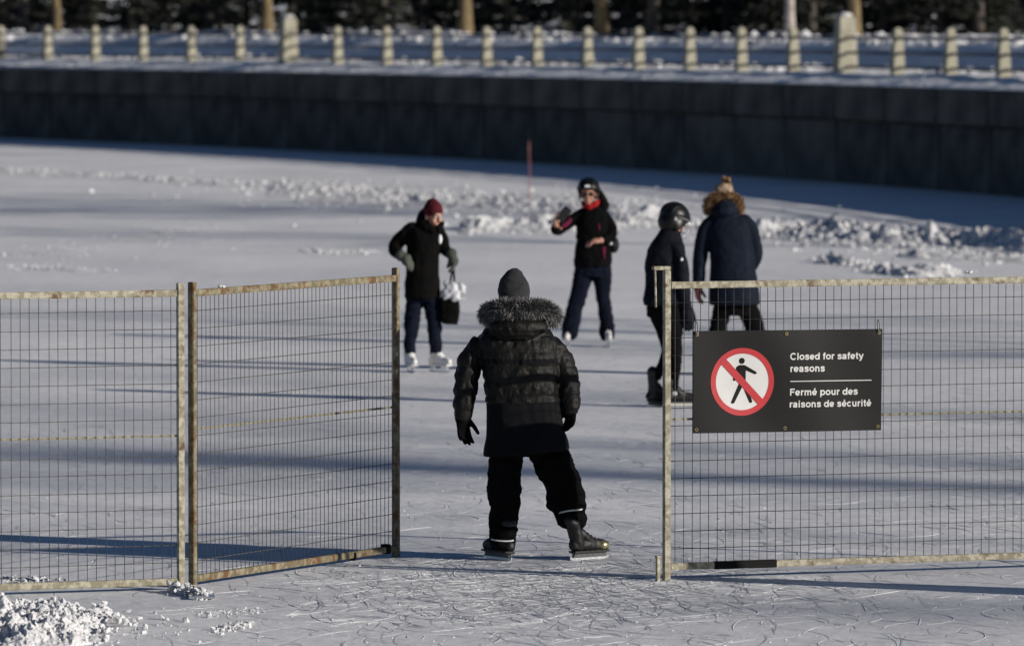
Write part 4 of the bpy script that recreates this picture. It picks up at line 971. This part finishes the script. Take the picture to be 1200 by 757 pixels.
skate(f, Vector((P(788, 0).x, -.05, 0)), R(4), M['black_leather'], M['cream_plastic'], shaft=.05)
skate(f, Vector((P(768, 0).x, .06, 0)), R(18), M['black_leather'], M['grey_plastic'], shaft=.18, L=.27)

# ---- woman in the navy parka with the pompom hat
f = Fig(857, 440, 'person in navy parka with brown fur hood and pompom hat seen from behind')
P = f.P; HF = frame(Vector((.1, 1, -.05))); hc = P(847, 232, .06)
bm = bmesh.new(); head(bm, hc, HF, 1.0); tube(bm, [(*P(848, 245, .03), .052), (*P(850, 260, .02), .06)], 10, 2)
f.rings(bm, [(355, 842, 877, .11, 0), (310, 842, 873, .10, 0), (270, 838, 870, .10, .0), (256, 842, 865, .08, .01)], 18)
for pts in ([(833, 264, 0, 6), (822, 295, 0, 5.5), (817, 335, -.02, 4.5)], [(874, 264, 0, 6), (885, 292, .02, 5.5), (880, 312, .14, 4.5)],
            [(850, 350, 0, 7.5), (841, 395, 0, 5.5), (837, 422, 0, 4)], [(872, 350, 0, 7.5), (885, 395, 0, 5.5), (891, 422, 0, 4)]): f.tube(bm, pts)
hand(bm, P(817, 336, -.02), Vector((.02, 0, -1)), Vector((.8, -.4, 0)), -1, .4, .007, .16); hand(bm, P(880, 312, .14), Vector((-.5, .3, -.6)), Vector((-.5, -.6, 0)), 1, .5, .007, .16)
body = obj('body', remesh(bm, .009, M['skin'], 1), f.root); face_parts(f, body, hc, HF)
bm = bmesh.new()
f.rings(bm, [(357, 830.5, 891, .19, 0), (340, 831, 889, .18, 0), (315, 832, 885.5, .165, 0), (290, 831.5, 882, .155, 0), (272, 829, 880, .145, 0), (259, 831, 877, .125, .01), (250, 838, 866, .09, .02)], 30)
f.tube(bm, [(836, 258, .0, 8), (827, 269, .0, 9), (822, 290, .0, 8.8), (819.5, 312, -.01, 8.2), (818, 333, -.02, 7)])
f.tube(bm, [(871, 258, .0, 8), (879, 269, .0, 9), (884, 286, .02, 8.6), (885, 302, .06, 8.2), (881, 312, .12, 7.5)])
ellipsoid(bm, P(849, 247, -.05), (.125, .10, .07)); ellipsoid(bm, P(849, 240, -.01), (.115, .09, .08))
pk = obj('parka', remesh(bm, .010, M['navy_parka'], 2, folds(.007, 6, seed=71)), f.root)
fur(f, [(833, 249, .03), (829, 240, .0), (836, 233, -.02), (848, 231, -.035), (860, 233, -.02), (866, 241, .0), (863, 249, .03)], .036, 3600, .045, [M['fur_brown'], M['fur_brown'], M['fur_tan']], 9, parent=pk)
bm = bmesh.new(); f.rings(bm, [(238, 835, 859, .10, .05), (230, 834, 860, .105, .055), (222, 836, 859, .095, .06), (217, 840, 857, .07, .06), (214, 845, 854, .035, .06)], 22)
ht = obj('pompom_hat', remesh(bm, .008, M['cream_knit'], 2, folds(.004, 14, seed=2)), f.root)
fur(f, [(849, 214, .06), (852, 212, .06), (853, 211, .06)], .03, 900, .035, [M['fur_brown'], M['fur_brown'], M['fur_tan']], 10, 'pompom', ht)
bm = bmesh.new(); hand(bm, P(817.5, 334, -.02), Vector((.0, 0, -1)), Vector((.8, -.4, 0)), -1, .4, .0135, .195); ellipsoid(bm, P(817.5, 336, -.02), (.045, .045, .05)); obj('glove', remesh(bm, .007, M['wine_glove'], 1), f.root)
bm = bmesh.new()
f.rings(bm, [(370, 836, 888, .12, 0), (345, 838, 884, .13, 0)], 20)
f.rings(bm, [(428, 829, 846, .075, 0), (410, 829, 848, .08, 0), (385, 831, 852, .09, 0), (360, 836, 859, .105, 0), (345, 838, 862, .11, 0)], 18)
f.rings(bm, [(428, 883, 900, .075, 0), (410, 880, 900, .08, 0), (385, 872, 896, .09, 0), (360, 862, 889, .105, 0), (345, 860, 885, .11, 0)], 18)
obj('trousers', remesh(bm, .010, M['black_matte'], 2, folds(.010, 7, (1, 1, 1.4), 82)), f.root)
skate(f, Vector((P(838, 0).x, 0, 0)), R(110), M['black_leather'], M['grey_plastic'], shaft=.1)
skate(f, Vector((P(891, 0).x, 0, 0)), R(70), M['black_leather'], M['grey_plastic'], shaft=.1)
# ------------------------------------------------------------------ loose snow and skate marks in the foreground
def snow_pile():
    rng = random.Random(91); vv, ff = [], []
    x0, x1, y0, y1 = -3.6, -2.2, 33.4, 36.6
    nx, ny = 190, 200
    def hgt(x, y):
        c = G(20, 738); u = (x-c.x)/.62; v = (y-c.y)/1.15
        m_ = max(0, 1-(u*u+v*v)); b = .085*m_**.6
        p = Vector((x*6, y*3.2, 1)); q = .9*noise.noise(p)+.6*noise.noise(p*2.3)+.35*(.5-1.6*abs(noise.noise(p*4.7)))+.16*noise.noise(p*9.5)
        return b*(1+.9*q) + (.02*max(0, q) if m_ > 0 else 0) - (.006 if m_ <= 0 else 0)
    for j in range(ny+1):
        for i in range(nx+1):
            x = x0+(x1-x0)*i/nx; y = y0+(y1-y0)*j/ny; vv.append((x, y, hgt(x, y)))
    for j in range(ny):
        for i in range(nx):
            a = j*(nx+1)+i; ff.append((a, a+1, a+nx+2, a+nx+1))
    for i in range(1500):
        c = G(20, 738); u, v = rng.gauss(0, .40), rng.gauss(0, .40)
        x, y = c.x+u*.85, c.y+v*1.25
        r = .004+.019*rng.random()**3.2; chunk_verts(rng, (x, y, max(0, hgt(x, y))+r*.4), r, vv, ff, .9)
    tag(obj('snow_pile', raw(vv, ff, M['snow'], False)), 'heap of broken white snow in the bottom left corner', None, kind='stuff')
snow_pile()
chunk_ridge('snow_chunks', 'white snow crust around the fence foot between the left posts', gp([(205, 694), (222, 696), (238, 700)]), 420, .006, .022, .09, .055, 92)
chunk_ridge('snow_chunks', 'small flattened snow lump on the ice right of the snow heap', gp([(256, 738), (272, 735), (284, 733)]), 300, .005, .018, .10, .03, 93)
chunk_ridge('snow_chunks', 'faint snow smear between the fence foot and the snow heap', gp([(240, 718), (270, 717), (300, 716)]), 200, .004, .012, .12, .004, 96)
chunk_ridge('snow_chunks', 'icy clods behind the bottom rail of the left fence panel', gp([(-20, 683), (20, 682), (46, 683)]), 260, .008, .025, .16, .05, 94)
# small clumps on the rails
def rail_snow(label, p, n, L, seed):
    rng = random.Random(seed); vv, ff = [], []
    for i in range(n): chunk_verts(rng, (p.x+rng.uniform(-L, L), p.y+rng.gauss(0, .008), p.z+rng.uniform(0, .006)), rng.uniform(.006, .014), vv, ff)
    tag(obj('snow_chunks', raw(vv, ff, M['snow'])), label, None, kind='stuff')
dg_ = (PG1-PG0).normalized(); rail_snow('tiny clump of snow on the top rail of the rusty gate panel', PG0 + dg_*.35 + Vector((0, 0, 1.79-.042)), 14, .02, 5)
dr_ = (PR1-PR0).normalized(); rail_snow('tiny snow clump on the top rail of the right fence panel', PR0 + dr_*1.95 + Vector((0, 0, HR-.043)), 8, .012, 6)
M['cut'] = pmat('bare_ice_cut', (.40, .41, .43), (.58, .59, .61), 4, .5)
def skate_marks():
    """shavings thrown up beside blade cuts: low ridges along arcs"""
    rng = random.Random(101); vv, ff = [], []
    def arc(x, y, a, curv, L, wd, h):
        n = max(4, int(L/.07)); prev = None
        for i in range(n+1):
            t = math.sin(math.pi*min(1, (i+.15)/(n+.3))); nx_, ny_ = -math.sin(a), math.cos(a); j = rng.uniform(.6, 1.25)
            b = len(vv); vv.extend([(x+nx_*wd*t*j, y+ny_*wd*t*j, .0008), (x+nx_*wd*.2, y+ny_*wd*.2, .0012+h*t*j), (x-nx_*wd*t, y-ny_*wd*t, .0008)])
            if i: ff.extend([(b-3, b-2, b+1, b), (b-2, b-1, b+2, b+1)])
            a += curv*L/n; x += math.cos(a)*L/n; y += math.sin(a)*L/n
    c0 = G(640, 690)
    for i in range(4200):
        if rng.random() < .30: x, y = c0.x+rng.gauss(0, .75), c0.y+rng.gauss(0, 1.3)
        else:
            y = rng.uniform(33.2, 58); x = rng.uniform(-.086, .086)*y
            dens = .5+1.1*noise.noise(Vector((x*.7, y*.25, 3))) + (.25 if x > -.5 else -.25)
            if rng.random() > dens*min(1, (38/y)**2.2): continue
        L = rng.choice((rng.uniform(.08, .3), rng.uniform(.2, .9)))
        k_ = max(0.6, (y/36))
        arc(x, y, rng.gauss(math.pi/2, .5)*rng.choice((1, -1)), rng.gauss(0, 1.8), L, rng.uniform(.002, .005)*k_, rng.uniform(.0005, .0022))
    tag(obj('skate_marks', raw(vv, ff, M['ridge'], False)), 'fine curved skate cuts and shavings all over the ice', None, kind='stuff')
    vv, ff = [], []
    for i in range(1500):
        if rng.random() < .35: x, y = c0.x+rng.gauss(0, .9), c0.y+rng.gauss(0, 1.2)
        else: y = 33.2+20*rng.random()**1.3; x = rng.uniform(-.086, .086)*y
        arc(x, y, rng.gauss(math.pi/2, .55)*rng.choice((1, -1)), rng.gauss(0, 1.6), rng.uniform(.15, 1.6)**1.0, rng.uniform(.0018, .0036), -.0004)
    tag(obj('skate_cuts', raw([(a, b, c+.002) for a, b, c in vv], ff, M['cut'], False)), 'dark thin curved blade cuts in the foreground ice', None, kind='stuff')
    vv, ff = [], []
    for i in range(3600):
        if rng.random() < .3: x, y = c0.x+rng.gauss(0, .9), c0.y+rng.gauss(0, 1.5)
        else: y = 33.2+14*rng.random()**1.4; x = rng.uniform(-.086, .086)*y
        if noise.noise(Vector((x*1.1, y*.4, 9))) + rng.uniform(-.4, .4) < -.05: continue
        r = .0015+.006*rng.random()**3; b = len(vv); a = rng.random()*6.28
        for q in range(3): vv.append((x+r*1.3*math.cos(a+q*2.09), y+r*1.3*math.sin(a+q*2.09), .0004))
        vv.append((x, y, r*1.1)); ff += [(b, b+1, b+3), (b+1, b+2, b+3), (b+2, b, b+3)]
    tag(obj('ice_crumbs', raw(vv, ff, M['ridge'], False)), 'tiny white ice crumbs scattered over the foreground ice', None, kind='stuff')
skate_marks()
